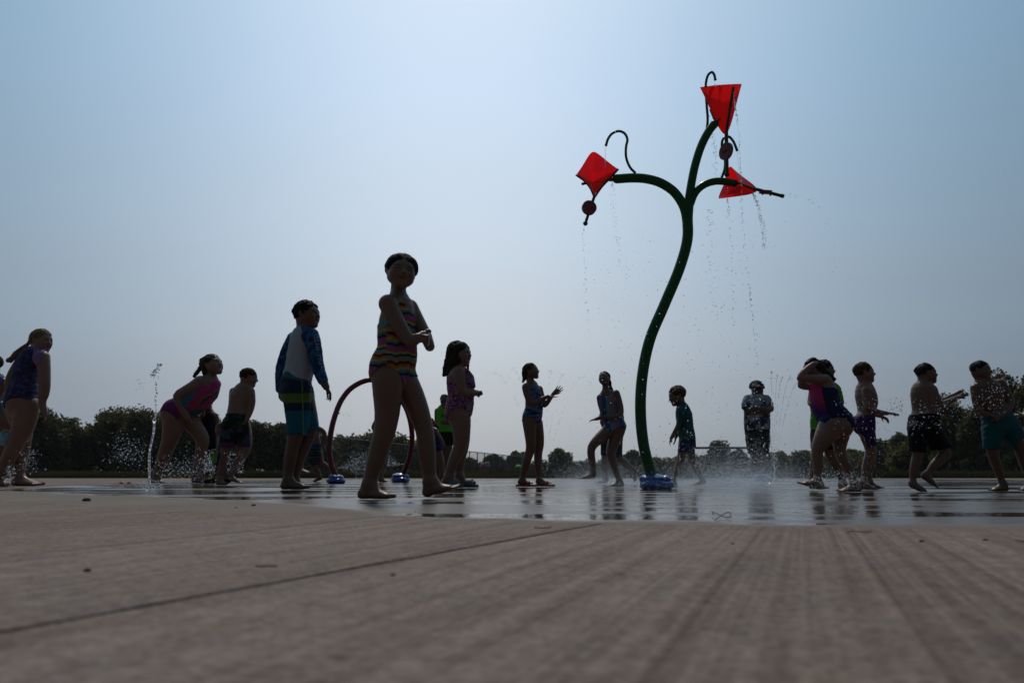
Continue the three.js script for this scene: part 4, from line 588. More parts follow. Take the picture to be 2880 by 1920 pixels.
// child mostly out of the frame behind her
person({ crop: cropA, foot: 1400, ox: -60, d: 9.2, skin: 'mid', hair: 'brown', cell: 0.009, label: 'child in a blue sleeved shirt and teal shorts at the left edge' }, (b) => {
  b.torso([[-50, 545, 0, 40], [-50, 600, 0, 72], [-40, 700, 0, 78], [-25, 800, 0, 84]], -20);
  b.head({ at: [-75, 460], S: 160, yaw: -50, neck: [-52, 545, 0, 36, 38] });
  b.limb([[-20, 590, 40, 40], [25, 600, 46, 34], [8, 660, 40, 28], [-40, 720, 30, 22]], 'armA'); b.hand([-40, 722, 30], [-1, 0.4, 0], [0, 1, 0], 76, { g: 'handA' });
  b.limb([[-90, 600, -40, 36], [-130, 700, -30, 26], [-110, 790, 0, 20]], 'armB'); b.hand([-110, 792, 0], [0.3, 1, 0], [1, 0, 0], 76, { g: 'handB' });
  b.limb([[15, 830, 30, 75], [45, 940, 30, 66], [30, 1060, 30, 50], [-20, 1200, 30, 42], [-60, 1330, 30, 30]], 'legA'); b.foot([-60, 1335, 30], [-80, 1398, 30], [30, 1400, 40], 28, { g: 'legA' });
  b.limb([[-60, 830, -30, 72], [-90, 1050, -30, 48], [-110, 1330, -30, 28]], 'legB'); b.foot([-110, 1335, -30], [-90, 1398, -30], [-200, 1400, -20], 28, { g: 'legB' });
  b.hair({ cap: { line: 0, nape: -0.31, t: 0.04 } });
  b.wear('shirt', { from: ['torso', 'armA', 'armB'], t: 0.01, poly: [[-160, 520], [-20, 530], [62, 548], [66, 632], [20, 625], [40, 790], [-120, 800], [-110, 640], [-160, 640]], color: flat(0.1, 0.12, 0.34) });
  b.wear('shorts', { from: [], loose: (q) => { q.torso([[-28, 760, 0, 86], [-22, 830, 0, 92]], -20, 1.3, 'loose'); q.limb([[10, 800, 30, 78], [24, 860, 30, 74]], 'loose'); q.limb([[-60, 800, -30, 76], [-75, 880, -30, 70]], 'loose'); }, poly: [[-150, 765], [70, 765], [70, 858], [-10, 858], [-150, 870]], color: flat(0.02, 0.2, 0.24) });
});

// pale see-through pail he tips
{
  const P = crop(...cropA)(8.4), a = P(30, 1040), R = 46 * cropA[2] * 8.4 / FS, pts = []; for (const [r, y] of [[0, -1.1], [0.62, -1.1], [0.7, -1.06], [0.98, 0.55], [1.06, 0.6], [1.06, 0.64], [0.95, 0.62], [0.66, -1.0], [0, -1.0]]) pts.push(new THREE.Vector2(r * R, y * R));
  const t = thing('clear_bucket', 'pale blue see-through bucket tipping water at the left edge of the picture', 'bucket', a); t.rotation.set(0.2, 0, -0.75);
  mesh('pail', new THREE.LatheGeometry(pts, 32), new THREE.MeshPhysicalMaterial({ color: C(0.55, 0.75, 0.82), roughness: 0.35, transmission: 0.75, thickness: 0, side: THREE.DoubleSide }), t);
  mesh('handle', tube([V(-R, 0.6 * R, 0), V(-R * 0.8, 1.2 * R, 0), V(0, 1.5 * R, 0), V(R * 0.8, 1.2 * R, 0), V(R, 0.6 * R, 0)], 0.004, 24, 6), std(C(0.4, 0.55, 0.62), 0.5), t);
}
// girl bending forward in the pink swimsuit
person({ crop: cropB, foot: 1428, ox: 420, skin: 'fair', hair: 'brown', cell: 0.0075, label: 'girl in a pink tie-dye swimsuit bending forward beside the single water jet' }, (b) => {
  b.torso([[655, 430, 0, 60], [640, 475, 0, 92], [590, 550, 0, 108], [520, 630, 0, 118], [430, 690, 0, 118], [335, 730, 0, 122], [305, 770, 0, 112]], -16);
  b.limb([[575, 470, 62, 50], [715, 480, -60, 36]], 'torso');
  b.head({ at: [672, 296], S: 212, yaw: 68, pitch: 16, roll: 0, wide: 1.06, smile: 1.3, neck: [662, 425, 0, 54, 54] });
  b.limb([[300, 800, 55, 98], [292, 900, 55, 92], [262, 1020, 52, 74], [235, 1090, 50, 64], [208, 1170, 46, 60], [172, 1260, 44, 48], [152, 1320, 42, 38], [148, 1352, 42, 36]], 'legA');
  b.foot([148, 1354, 42], [86, 1422, 36], [226, 1426, 90], 37, { g: 'legA' });
  b.limb([[420, 790, -50, 88], [500, 880, -54, 78], [560, 970, -58, 70], [580, 1030, -60, 62], [566, 1110, -60, 54], [548, 1200, -60, 50], [530, 1290, -58, 42], [522, 1345, -58, 38]], 'legB');
  b.foot([522, 1350, -58], [474, 1424, -62], [684, 1412, -20], 40, { g: 'legB', side: -1 });
  b.limb([[556, 462, 90, 66], [480, 510, 112, 58], [400, 555, 122, 54], [345, 592, 124, 46], [365, 680, 118, 44], [410, 760, 112, 34], [430, 800, 108, 30]], 'armA');
  b.hand([432, 800, 106], [0.6, 0.7, -0.2], [-0.2, 0.3, -1], 96, { curl: 0.25, thumb: -1, g: 'handA' });
  b.limb([[712, 486, -88, 40], [690, 590, -90, 36], [620, 660, -80, 34], [580, 720, -66, 28]], 'armB');
  b.hand([578, 722, -64], [0.5, 0.8, 0.1], [-0.8, 0.5, 0.2], 105, { curl: 0.95, thumb: 1, g: 'handB' });
  b.hair({ cap: { line: -0.01, nape: -0.3, t: 0.045 }, tuft: 0.005, chains: [[[585, 260, 0, 40], [562, 310, 0, 22], [530, 360, 0, 20], [498, 402, 6, 16]], [[600, 300, 30, 34], [598, 360, 40, 26], [610, 400, 40, 16]]] });
  b.wear('swimsuit', { from: ['torso', 'leg'], t: 0.006, fold: 0.003, poly: [[585, 380], [618, 420], [652, 505], [692, 500], [714, 445], [735, 430], [760, 520], [700, 620], [600, 740], [500, 800], [452, 812], [410, 790], [388, 830], [360, 790], [300, 745], [250, 738], [205, 748], [150, 720], [280, 560], [430, 480], [560, 430]],
    color: (x, y, z, X, Y, Z) => { const n = fbm(X * 6, Y * 6, Z * 6, 3) * 60, r = Math.hypot(x - 640, y - 640) + n, q = Math.hypot(x - 520, y - 720) + n; const band = (x - 560) * 0.5 + (y - 610) + n * 0.8; if (x > 540 && Math.abs(band - 44) < 16) return [0.04, 0.07, 0.2]; if (x > 520 && Math.abs(band - 18) < 12) return [0.5, 0.16, 0.05]; if (x < 360 + n * 0.4) return [0.2, 0.02, 0.16]; if (x + y * 0.4 < 690 + n || (q < 70 && y > 720)) return [0.06, 0.17, 0.24]; return y < 560 + n ? [0.55, 0.04, 0.26] : [0.5, 0.05, 0.16]; } });
});
// grown-up in black behind her
person({ crop: cropO, foot: 1335, ox: 250, d: 10.6, skin: 'mid', hair: 'brown', cell: 0.01, label: 'grown-up in a black sleeveless top, half hidden behind the bending girl in pink' }, (b) => {
  b.torso([[232, 360, 0, 48], [240, 430, 0, 96], [242, 560, 0, 102], [246, 700, 0, 104], [262, 800, 0, 108], [272, 880, 0, 104]], 60);
  b.head({ at: [196, 262], S: 205, yaw: -20, pitch: -20, neck: [232, 360, 0, 46, 46] });
  b.limb([[318, 440, 10, 46], [348, 540, 20, 34], [342, 660, 30, 28], [322, 760, 40, 24]], 'armA'); b.hand([322, 762, 40], [-0.2, 1, 0.2], [-1, 0, 0], 95, { g: 'handA' });
  b.limb([[150, 440, 10, 44], [130, 560, 30, 34], [170, 680, 70, 28]], 'armB'); b.hand([172, 682, 70], [0.6, 0.6, 0.4], [1, 0, 0], 95, { g: 'handB' });
  b.limb([[235, 880, 0, 62], [222, 1050, 0, 48], [210, 1180, 0, 42], [204, 1290, 0, 28]], 'legA'); b.foot([204, 1292, 0], [190, 1336, -30], [230, 1338, 60], 26, { g: 'legA' });
  b.limb([[300, 880, 0, 62], [300, 1050, 0, 48], [296, 1180, 0, 42], [290, 1290, 0, 28]], 'legB'); b.foot([290, 1292, 0], [280, 1336, -30], [310, 1338, 60], 26, { g: 'legB' });
  b.hair({ cap: { line: 0, nape: -0.3, t: 0.05 } });
  b.wear('dress', { from: ['torso'], t: 0.02, poly: [[180, 420], [205, 395], [240, 430], [285, 400], [310, 395], [345, 470], [352, 700], [372, 905], [150, 905], [120, 600]], color: flat(0.012, 0.012, 0.014) });
});
// toddler with the bucket
person({ crop: cropO, foot: 1352, ox: 420, d: 9.0, skin: 'fair', hair: 'blond', cell: 0.0068, label: 'small fair haired toddler holding a green bucket behind the boy in dark patterned shorts' }, (b) => {
  b.torso([[412, 712, 0, 36], [418, 760, 0, 58], [430, 840, 0, 62], [432, 930, 0, 64], [425, 990, 0, 62]], 10);
  b.head({ at: [404, 612], S: 178, yaw: -76, pitch: -12, wide: 1.05, neck: [412, 716, 0, 34, 38] });
  b.limb([[396, 752, 50, 32], [372, 850, 60, 26], [352, 900, 60, 24], [300, 915, 60, 18]], 'armA'); b.hand([298, 915, 60], [-1, 0.1, 0], [0, 1, 0.1], 62, { curl: 0.6, g: 'handA' });
  b.limb([[430, 755, -44, 30], [400, 850, -40, 24], [340, 900, 10, 18]], 'armB'); b.hand([338, 900, 10], [-1, 0.2, 0.1], [0, 1, 0], 62, { curl: 0.5, g: 'handB' });
  b.limb([[395, 1000, 28, 44], [345, 1120, 28, 36], [310, 1220, 28, 30], [300, 1300, 28, 24]], 'legA'); b.foot([300, 1302, 28], [318, 1350, 28], [236, 1350, 40], 22, { g: 'legA' });
  b.limb([[455, 1000, -28, 44], [460, 1120, -28, 36], [478, 1220, -28, 30], [500, 1300, -28, 22]], 'legB'); b.foot([500, 1302, -28], [530, 1346, -28], [450, 1350, -20], 22, { g: 'legB' });
  b.hair({ cap: { line: 0.0, nape: -0.31, t: 0.02 }, tuft: 0.003 });
  b.wear('shorts', { from: [], loose: (q) => { q.torso([[430, 930, 0, 66], [425, 1000, 0, 70]], 10, 1.3, 'loose'); q.limb([[398, 990, 28, 52], [362, 1110, 28, 48]], 'loose'); q.limb([[452, 990, -28, 52], [460, 1110, -28, 46]], 'loose'); }, poly: [[330, 938], [520, 938], [530, 1140], [300, 1140]], color: blotch([[0.04, 0.03, 0.14], [0.1, 0.03, 0.16], [0.03, 0.04, 0.2]], 14) });
  b.wear('water_shoe', { from: ['legA', 'legB'], t: 0.007, poly: [[200, 1298], [600, 1298], [600, 1400], [200, 1400]], color: flat(0.02, 0.022, 0.03) });
});
{
  const P = crop(...cropO)(8.85), a = P(300, 952), e = P(303, 1088), o = V(a.x, e.y, a.z), ax = e.clone().sub(a), h = ax.length(), R = 55 * cropO[2] * 8.85 / FS, pts = []; for (const [r, y] of [[0, h], [0.5, h], [0.55, h * 0.97], [1, 0.02 * h], [1.06, 0], [0.98, 0], [0.9, 0.05 * h], [0.5, h * 0.93], [0, h * 0.94]]) pts.push(new THREE.Vector2(r * R, -y));
  const g = new THREE.LatheGeometry(pts, 28); const t = thing('toy_bucket', 'bright green toy bucket held by the toddler', 'bucket', a); t.rotation.z = 0.14;
  mesh('pail', g, std(C(0.09, 0.42, 0.02), 0.4, { transmission: 0.25, side: THREE.DoubleSide }), t); mesh('handle', tube([V(-R, 0, 0), V(-R * 0.7, 0.03, 0), V(0, 0.045, 0), V(R * 0.7, 0.03, 0), V(R, 0, 0)], 0.003, 20, 6), std(C(0.5, 0.5, 0.5), 0.5), t);
}
// shirtless boy in dark patterned shorts
person({ crop: cropB, foot: 1446, ox: 860, skin: 'fair', hair: 'dark', cell: 0.0075, label: 'shirtless boy seen from behind in dark tropical patterned shorts, right of the bending girl' }, (b) => {
  b.torso([[988, 495, 0, 46], [968, 530, 0, 92], [935, 600, 0, 104], [922, 680, 0, 100], [912, 760, 0, 106], [905, 830, 0, 106]], 58);
  b.limb([[878, 545, -20, 36], [1030, 545, 20, 40]], 'torso');
  b.head({ at: [1024, 412], S: 172, yaw: 118, pitch: -8, roll: 0, wide: 1.04, neck: [988, 502, 0, 44, 44] });
  b.limb([[1036, 552, 14, 44], [1048, 640, 30, 38], [1036, 715, 40, 34], [1020, 770, 50, 28], [1004, 812, 66, 22]], 'armA'); b.hand([1002, 815, 66], [-0.3, 0.8, 0.5], [-1, 0, 0], 84, { curl: 0.6, g: 'handA' });
  b.limb([[876, 552, -30, 40], [862, 640, -60, 32], [880, 720, -90, 28], [940, 790, -110, 22]], 'armB'); b.hand([942, 792, -110], [0.8, 0.4, -0.2], [0, 1, 0], 84, { curl: 0.5, g: 'handB' });
  b.limb([[855, 860, 0, 78], [835, 960, 4, 68], [815, 1080, 8, 52], [795, 1160, 8, 47], [774, 1240, 8, 42], [756, 1330, 6, 31], [752, 1380, 6, 28]], 'legA'); b.foot([752, 1384, 6], [716, 1446, 0], [832, 1440, 60], 29, { g: 'legA' });
  b.limb([[955, 860, 0, 76], [985, 970, -6, 66], [994, 1085, -12, 50], [950, 1170, -14, 47], [905, 1245, -16, 40], [858, 1315, -18, 30], [835, 1345, -18, 27]], 'legB'); b.foot([833, 1350, -18], [806, 1384, -20], [955, 1432, 0], 28, { g: 'legB', side: -1 });
  b.hair({ cap: { line: -0.01, nape: -0.31, t: 0.035 }, tuft: 0.005 });
  b.wear('patterned_shorts', { from: [], fold: 0.004, t: 0.002, loose: (q) => { q.torso([[912, 765, 0, 108], [900, 850, 0, 114]], 58, 1.3, 'loose'); q.limb([[852, 860, 0, 88], [825, 1000, 6, 80], [812, 1085, 8, 76]], 'loose'); q.limb([[955, 860, 0, 84], [972, 1000, -8, 74], [985, 1085, -12, 66]], 'loose'); }, poly: [[795, 758], [1015, 768], [1035, 900], [1040, 1082], [905, 1078], [892, 1050], [880, 1086], [742, 1080], [770, 900]],
    color: (x, y, z, X, Y, Z) => { const n = fbm(X * 11, Y * 11, Z * 11, 4); return y > 1052 + n * 30 ? [0.16, 0.03, 0.12] : y < 890 ? (n > 0.12 ? [0.03, 0.09, 0.03] : [0.012, 0.016, 0.014]) : n > 0.2 ? [0.07, 0.08, 0.12] : n > -0.05 ? [0.03, 0.025, 0.08] : [0.012, 0.012, 0.02]; } });
});
// running boy and a hidden child behind the boy in the rash guard
person({ crop: cropN, foot: 1096, ox: 370, d: 11.8, skin: 'mid', hair: 'dark', cell: 0.009, label: 'boy in striped trunks running away behind the boy in the rash guard' }, (b) => {
  b.torso([[310, 262, 0, 48], [318, 310, 0, 82], [340, 420, 0, 84], [350, 530, 0, 90], [352, 600, 0, 92]], 40);
  b.head({ at: [262, 165], S: 190, yaw: -60, pitch: -10, neck: [306, 262, 0, 44, 44] });
  b.limb([[385, 290, 30, 44], [450, 315, 20, 36], [500, 372, 10, 30], [478, 470, 10, 24], [462, 520, 20, 20]], 'armA'); b.hand([460, 522, 20], [-0.2, 1, 0], [-1, 0, 0], 90, { curl: 0.6, g: 'handA' });
  b.limb([[260, 320, -30, 40], [220, 420, -30, 32], [180, 480, 0, 24]], 'armB'); b.hand([178, 482, 0], [-0.6, 0.6, 0], [0, 1, 0], 90, { g: 'handB' });
  b.limb([[330, 640, 20, 78], [338, 780, 20, 62], [352, 860, 20, 52], [388, 950, 20, 44], [424, 1020, 20, 30]], 'legA'); b.foot([424, 1024, 20], [455, 1052, 20], [338, 1096, 24], 28, { g: 'legA' });
  b.limb([[390, 640, -20, 74], [420, 760, -24, 62], [440, 810, -26, 54], [500, 850, -30, 46], [562, 890, -34, 32]], 'legB'); b.foot([566, 892, -34], [600, 876, -34], [584, 1010, -34], 28, { g: 'legB' });
  b.hair({ cap: { line: 0, nape: -0.31, t: 0.04 } });
  b.wear('striped_trunks', { from: [], fold: 0.005, loose: (q) => { q.torso([[355, 520, 0, 92], [352, 640, 0, 104]], 40, 1.3, 'loose'); q.limb([[330, 640, 20, 88], [325, 800, 20, 74]], 'loose'); q.limb([[390, 640, -20, 82], [402, 800, -24, 66]], 'loose'); }, poly: [[262, 520], [452, 526], [450, 700], [430, 815], [350, 845], [235, 800], [225, 640]], color: (x, y) => (y < 575 ? [0.012, 0.07, 0.16] : pick([[0.02, 0.05, 0.07], [0.02, 0.05, 0.07], [0.16, 0.13, 0.05], [0.012, 0.02, 0.03], [0.03, 0.1, 0.14]], (y + (x - 340) * 0.03) / 17)) });
});
person({ crop: cropC, foot: 1384, ox: 318, d: 11.0, skin: 'mid', hair: 'dark', cell: 0.012, label: 'child in a green shirt hidden behind the legs of the boy in the rash guard' }, (b) => {
  b.torso([[292, 985, 0, 22], [286, 1010, 0, 40], [280, 1060, 0, 44], [282, 1120, 0, 44]], 20);
  b.head({ at: [300, 930], S: 84, yaw: 60, neck: [292, 988, 0, 20, 22] });
  b.limb([[262, 1015, 20, 18], [248, 1060, 20, 15], [262, 1110, 24, 12]], 'armA'); b.hand([262, 1112, 24], [0.2, 1, 0], [1, 0, 0], 42, { g: 'handA' });
  b.limb([[310, 1015, -20, 18], [318, 1070, -20, 14], [310, 1120, -10, 11]], 'armB'); b.hand([310, 1122, -10], [0, 1, 0], [1, 0, 0], 42, { g: 'handB' });
  b.limb([[270, 1140, 12, 36], [282, 1240, 12, 26], [300, 1310, 12, 22], [318, 1360, 12, 14]], 'legA'); b.foot([318, 1362, 12], [310, 1384, 12], [368, 1384, 16], 14, { g: 'legA' });
  b.limb([[298, 1140, -12, 36], [322, 1250, -12, 24], [335, 1360, -12, 13]], 'legB'); b.foot([335, 1362, -12], [326, 1384, -12], [374, 1384, -8], 13, { g: 'legB' });
  b.hair({ cap: { line: 0, nape: -0.31, t: 0.04 } });
  b.wear('shirt', { from: ['torso', 'armA', 'armB'], t: 0.014, poly: [[232, 990], [340, 990], [345, 1060], [330, 1135], [226, 1140]], color: flat(0.12, 0.42, 0.08) });
});
// children hidden behind the legs of the girl in the striped swimsuit
person({ crop: cropN, foot: 1096, ox: 1350, d: 11.4, skin: 'mid', hair: 'brown', cell: 0.01, label: 'child in a lilac swimsuit whose elbow shows left of the striped girl\'s rear leg' }, (b) => {
  b.torso([[1380, 110, 0, 40], [1360, 170, 0, 70], [1350, 270, 0, 74], [1345, 380, 0, 80], [1340, 470, 0, 88]], 20);
  b.head({ at: [1420, 10], S: 190, yaw: 60, neck: [1384, 110, 0, 36, 38] });
  b.limb([[1300, 150, 50, 40], [1250, 225, 54, 34], [1228, 285, 54, 28], [1300, 300, 56, 24], [1400, 290, 50, 20]], 'armA'); b.hand([1402, 290, 50], [1, -0.1, 0], [0, 0, 1], 80, { g: 'handA' });
  b.limb([[1420, 170, -40, 38], [1440, 270, -40, 28], [1420, 340, -20, 20]], 'armB'); b.hand([1420, 342, -20], [0.5, 0.8, 0], [1, 0, 0], 80, { g: 'handB' });
  b.limb([[1320, 520, 20, 74], [1330, 680, 20, 54], [1340, 800, 20, 50], [1345, 980, 20, 34], [1345, 1040, 20, 30]], 'legA'); b.foot([1345, 1042, 20], [1310, 1096, 20], [1400, 1094, 50], 28, { g: 'legA' });
  b.limb([[1370, 520, -20, 70], [1400, 680, -20, 52], [1385, 840, -20, 46], [1330, 1020, -20, 30]], 'legB'); b.foot([1330, 1024, -20], [1290, 1080, -20], [1390, 1086, 0], 26, { g: 'legB' });
  b.hair({ cap: { line: 0, nape: -0.31, t: 0.05 }, chains: [[[1340, -10, 0, 60], [1290, 60, 0, 34], [1262, 112, 0, 14]]] });
  b.wear('swimsuit', { from: ['torso', 'leg'], t: 0.01, poly: [[1300, 130], [1440, 130], [1450, 460], [1400, 560], [1340, 560], [1200, 480], [1190, 320]], color: blotch([[0.3, 0.2, 0.42], [0.22, 0.14, 0.36], [0.36, 0.2, 0.36]], 20) });
});
person({ crop: cropE, foot: 1400, ox: 160, d: 10.4, skin: 'mid', hair: 'blond', cell: 0.009, label: 'blond child in dark blue and pink trunks bending behind the striped girl\'s front leg' }, (b) => {
  b.torso([[98, 935, 0, 26], [112, 960, 0, 44], [132, 1020, 0, 48], [142, 1090, 0, 54]], -20);
  b.head({ at: [70, 880], S: 118, yaw: 60, pitch: -20, neck: [98, 936, 0, 24, 26] });
  b.limb([[135, 950, 30, 26], [172, 990, 34, 20], [206, 1050, 34, 16], [222, 1085, 34, 13]], 'armA'); b.hand([222, 1087, 34], [0.4, 1, 0], [-1, 0, 0], 52, { curl: 0.5, g: 'handA' });
  b.limb([[100, 970, -26, 24], [110, 1050, -26, 17], [140, 1110, -10, 13]], 'armB'); b.hand([140, 1112, -10], [0.5, 1, 0], [1, 0, 0], 52, { g: 'handB' });
  b.limb([[160, 1110, 20, 44], [186, 1200, 22, 34], [200, 1270, 22, 28], [202, 1350, 22, 18]], 'legA'); b.foot([202, 1356, 22], [186, 1400, 22], [248, 1400, 30], 17, { g: 'legA' });
  b.limb([[130, 1110, -16, 44], [160, 1220, -18, 32], [165, 1300, -18, 26], [158, 1360, -18, 17]], 'legB'); b.foot([158, 1364, -18], [140, 1400, -18], [206, 1400, -12], 16, { g: 'legB' });
  b.hair({ cap: { line: 0, nape: -0.3, t: 0.06 }, tuft: 0.008, chains: [[[90, 860, 0, 34], [128, 880, 10, 20], [160, 905, 12, 14], [182, 924, 12, 5]], [[110, 880, 0, 24], [140, 910, 8, 12], [172, 930, 8, 4]]] });
  b.wear('trunks', { from: ['torso', 'leg'], t: 0.012, fold: 0.004, poly: [[60, 945], [150, 950], [205, 1010], [212, 1130], [100, 1150], [60, 1100]], color: (x, y, z, X, Y, Z) => (Math.hypot(x - 128, y - 1005) < 22 ? [0.5, 0.03, 0.2] : noise(X * 20, Y * 20, Z * 20) > 0.1 ? [0.03, 0.03, 0.16] : [0.015, 0.015, 0.05]) });
});
// woman in the green tank top
person({ crop: cropE, foot: 1392, ox: 230, d: 14.6, skin: 'tan', hair: 'dark', cell: 0.01, label: 'woman in sunglasses, bright green sleeveless top and black shorts behind the girl in floral' }, (b) => {
  b.torso([[230, 722, 0, 28], [226, 752, 0, 62], [224, 820, 0, 70], [228, 900, 0, 72], [236, 960, 0, 80], [240, 1030, 0, 82]], 88, 1.3);
  b.head({ at: [229, 670], S: 110, yaw: 8, neck: [230, 726, 0, 22, 24] });
  b.limb([[163, 768, 0, 26], [158, 820, 4, 22], [164, 868, 14, 20], [215, 868, 50, 17], [262, 862, 60, 13]], 'armA'); b.hand([262, 862, 60], [1, -0.1, 0], [0, 0, -1], 52, { g: 'handA' });
  b.limb([[294, 768, 0, 26], [302, 830, 6, 21], [290, 880, 30, 18], [230, 880, 62, 14]], 'armB'); b.hand([230, 880, 62], [-1, -0.1, 0], [0, 0, -1], 52, { g: 'handB' });
  b.limb([[205, 1020, 0, 44], [196, 1120, 0, 34], [190, 1220, 0, 28], [188, 1340, 0, 16]], 'legA'); b.foot([188, 1345, 0], [182, 1390, -16], [190, 1392, 40], 16, { g: 'legA' });
  b.limb([[272, 1020, 0, 44], [264, 1120, 0, 34], [254, 1220, 0, 28], [250, 1340, 0, 16]], 'legB'); b.foot([250, 1345, 0], [244, 1390, -16], [252, 1392, 40], 16, { g: 'legB' });
  b.hair({ cap: { line: -0.03, nape: -0.12, t: 0.03 } });
  b.wear('tank_top', { from: ['torso'], t: 0.012, fold: 0.003, poly: [[186, 735], [205, 728], [228, 758], [252, 728], [276, 735], [300, 800], [318, 966], [170, 966], [148, 800], [160, 745]], color: (x, y, z, X, Y, Z) => (Math.abs(x - 228) < 32 && y > 770 && y < 830 && noise(X * 30, Y * 30, 0) > 0.15 ? [0.02, 0.1, 0.02] : [0.13, 0.5, 0.03]) });
  b.wear('shorts', { from: [], fold: 0.004, loose: (q) => { q.torso([[236, 955, 0, 80], [240, 1030, 0, 86]], 88, 1.3, 'loose'); q.limb([[204, 1020, 0, 46], [198, 1085, 0, 44]], 'loose'); q.limb([[274, 1020, 0, 46], [268, 1085, 0, 44]], 'loose'); }, poly: [[140, 958], [330, 958], [330, 1082], [140, 1082]], color: flat(0.012, 0.012, 0.013) });
  const L = b.headAt; b.glasses = L;
});
{ const g = scene.children.at(-1), q = (x, y) => at(1180 + x * cropE[2], 920 + y * cropE[2], 14.6 - 0.1).sub(g.position), lens = []; for (const x of [214, 244]) { const c = q(x, 674), l = new THREE.SphereGeometry(0.026, 16, 10); l.scale(1, 0.8, 0.4); l.translate(c.x, c.y, c.z); lens.push(l); } lens.push(bar(q(200, 673), q(258, 673), 0.006, 0.006, 6)); mesh('sunglasses', mergeGeometries(lens.map((l) => l.index ? l.toNonIndexed() : l)), std(C(0.01, 0.01, 0.012), 0.2), g); }

// girl in the floral swimsuit and sandals
person({ crop: cropE, foot: 1472, ox: 330, skin: 'fair', hair: 'dark', cell: 0.0068, label: 'long haired girl in a pink floral swimsuit and grey sandals with clasped hands' }, (b) => {
  b.torso([[366, 358, 0, 50], [356, 400, 0, 76], [352, 470, 0, 98], [366, 560, 0, 108], [380, 645, 0, 114], [366, 730, 0, 122], [354, 790, 0, 118], [358, 825, 0, 95]], -14);
  b.limb([[350, 415, 66, 52], [410, 425, -66, 46]], 'torso');
  b.head({ at: [378, 244], S: 208, yaw: 66, pitch: 0, wide: 1.1, smile: 0.6, neck: [366, 362, 0, 50, 50] });
  b.limb([[372, 830, 52, 98], [382, 900, 54, 88], [384, 1000, 54, 76], [372, 1090, 52, 62], [338, 1170, 48, 56], [306, 1250, 46, 50], [280, 1320, 44, 42], [268, 1370, 44, 37]], 'legA');
  b.foot([268, 1376, 44], [196, 1444, 40], [398, 1452, 76], 38, { g: 'legA' });
  b.limb([[372, 830, -50, 90], [396, 960, -54, 72], [398, 1090, -54, 56], [378, 1190, -52, 48], [366, 1290, -50, 40], [364, 1360, -50, 35]], 'legB');
  b.foot([364, 1368, -50], [330, 1448, -52], [530, 1460, -20], 38, { g: 'legB', side: -1 });
  b.limb([[362, 412, 92, 58], [370, 490, 106, 56], [385, 560, 112, 48], [408, 604, 112, 42], [455, 605, 96, 36], [505, 603, 74, 29]], 'armA');
  b.hand([508, 602, 72], [0.9, 0.05, -0.3], [0.3, 0, -1], 100, { curl: [0.7, 0.8, 0.9, 0.9], thumb: -1, g: 'handA' });
  b.limb([[418, 430, -88, 48], [452, 520, -86, 40], [468, 585, -76, 36], [500, 600, -20, 30], [522, 600, 10, 27]], 'armB');
  b.hand([524, 598, 14], [0.85, 0.1, 0.4], [-0.3, 0, 1], 100, { curl: [0.6, 0.7, 0.8, 0.9], thumb: 1, g: 'handB' });
  b.hair({ cap: { line: 0.03, nape: -0.42, t: 0.06, part: -0.05, ears: false }, tuft: 0.006, chains: [[[335, 210, 0, 88], [308, 280, 0, 76], [276, 350, 0, 58], [246, 405, 0, 36], [226, 436, 0, 20]], [[330, 300, 40, 60], [300, 370, 46, 44], [262, 430, 40, 18]], [[436, 330, -60, 20], [446, 372, -60, 12], [456, 386, -60, 6]]] });
  b.wear('swimsuit', { from: ['torso', 'leg'], t: 0.006, poly: [[228, 450], [255, 445], [262, 492], [300, 500], [350, 470], [410, 385], [440, 380], [500, 450], [530, 640], [510, 760], [466, 826], [446, 782], [400, 748], [340, 755], [300, 778], [268, 812], [262, 868], [210, 850], [215, 700]],
    loose: (q) => { q.limb([[430, 420, 0, 56], [456, 470, 0, 54], [478, 515, 0, 46]], 'loose', 0.02); q.limb([[432, 420, 50, 44], [462, 500, 56, 40]], 'loose', 0.02); },
    color: (x, y, z, X, Y, Z) => { const n = noise(X * 26, Y * 26, Z * 26), m = noise(X * 22 + 9, Y * 22, Z * 22 + 4), k = noise(X * 42 + 3, Y * 42, Z * 42); return k > 0.28 ? [0.02, 0.02, 0.03] : n > 0.12 ? [0.28, 0.2, 0.42] : m > 0.12 ? [0.6, 0.2, 0.05] : k < -0.3 ? [0.03, 0.025, 0.06] : [0.52, 0.1, 0.28]; } });
  b.shoe([200, 1448, 40], [398, 1454, 76], { color: [0.09, 0.1, 0.12], straps: [[0.1, 0.052, 0.95, 0.016], [0.22, 0.047, 0.8, 0.012]] });
  b.shoe([334, 1466, -52], [532, 1470, -20], { color: [0.09, 0.1, 0.12], straps: [[0.1, 0.052, 0.95, 0.016], [0.22, 0.047, 0.8, 0.012]] });
});
{ const g = scene.children.at(-1), d0 = -g.position.z, q = (x, y, z) => at(1180 + x * cropE[2], 920 + y * cropE[2], d0 - z).sub(g.position), bands = []; for (const x of [490, 500]) { const c = q(x, 603, 0.085), k = new THREE.TorusGeometry(0.034, 0.005, 8, 24); k.rotateY(Math.PI / 2 + 0.3); k.translate(c.x, c.y, c.z); bands.push(k); } mesh('bracelet', mergeGeometries(bands), std(C(0.3, 0.26, 0.2), 0.5), g); }

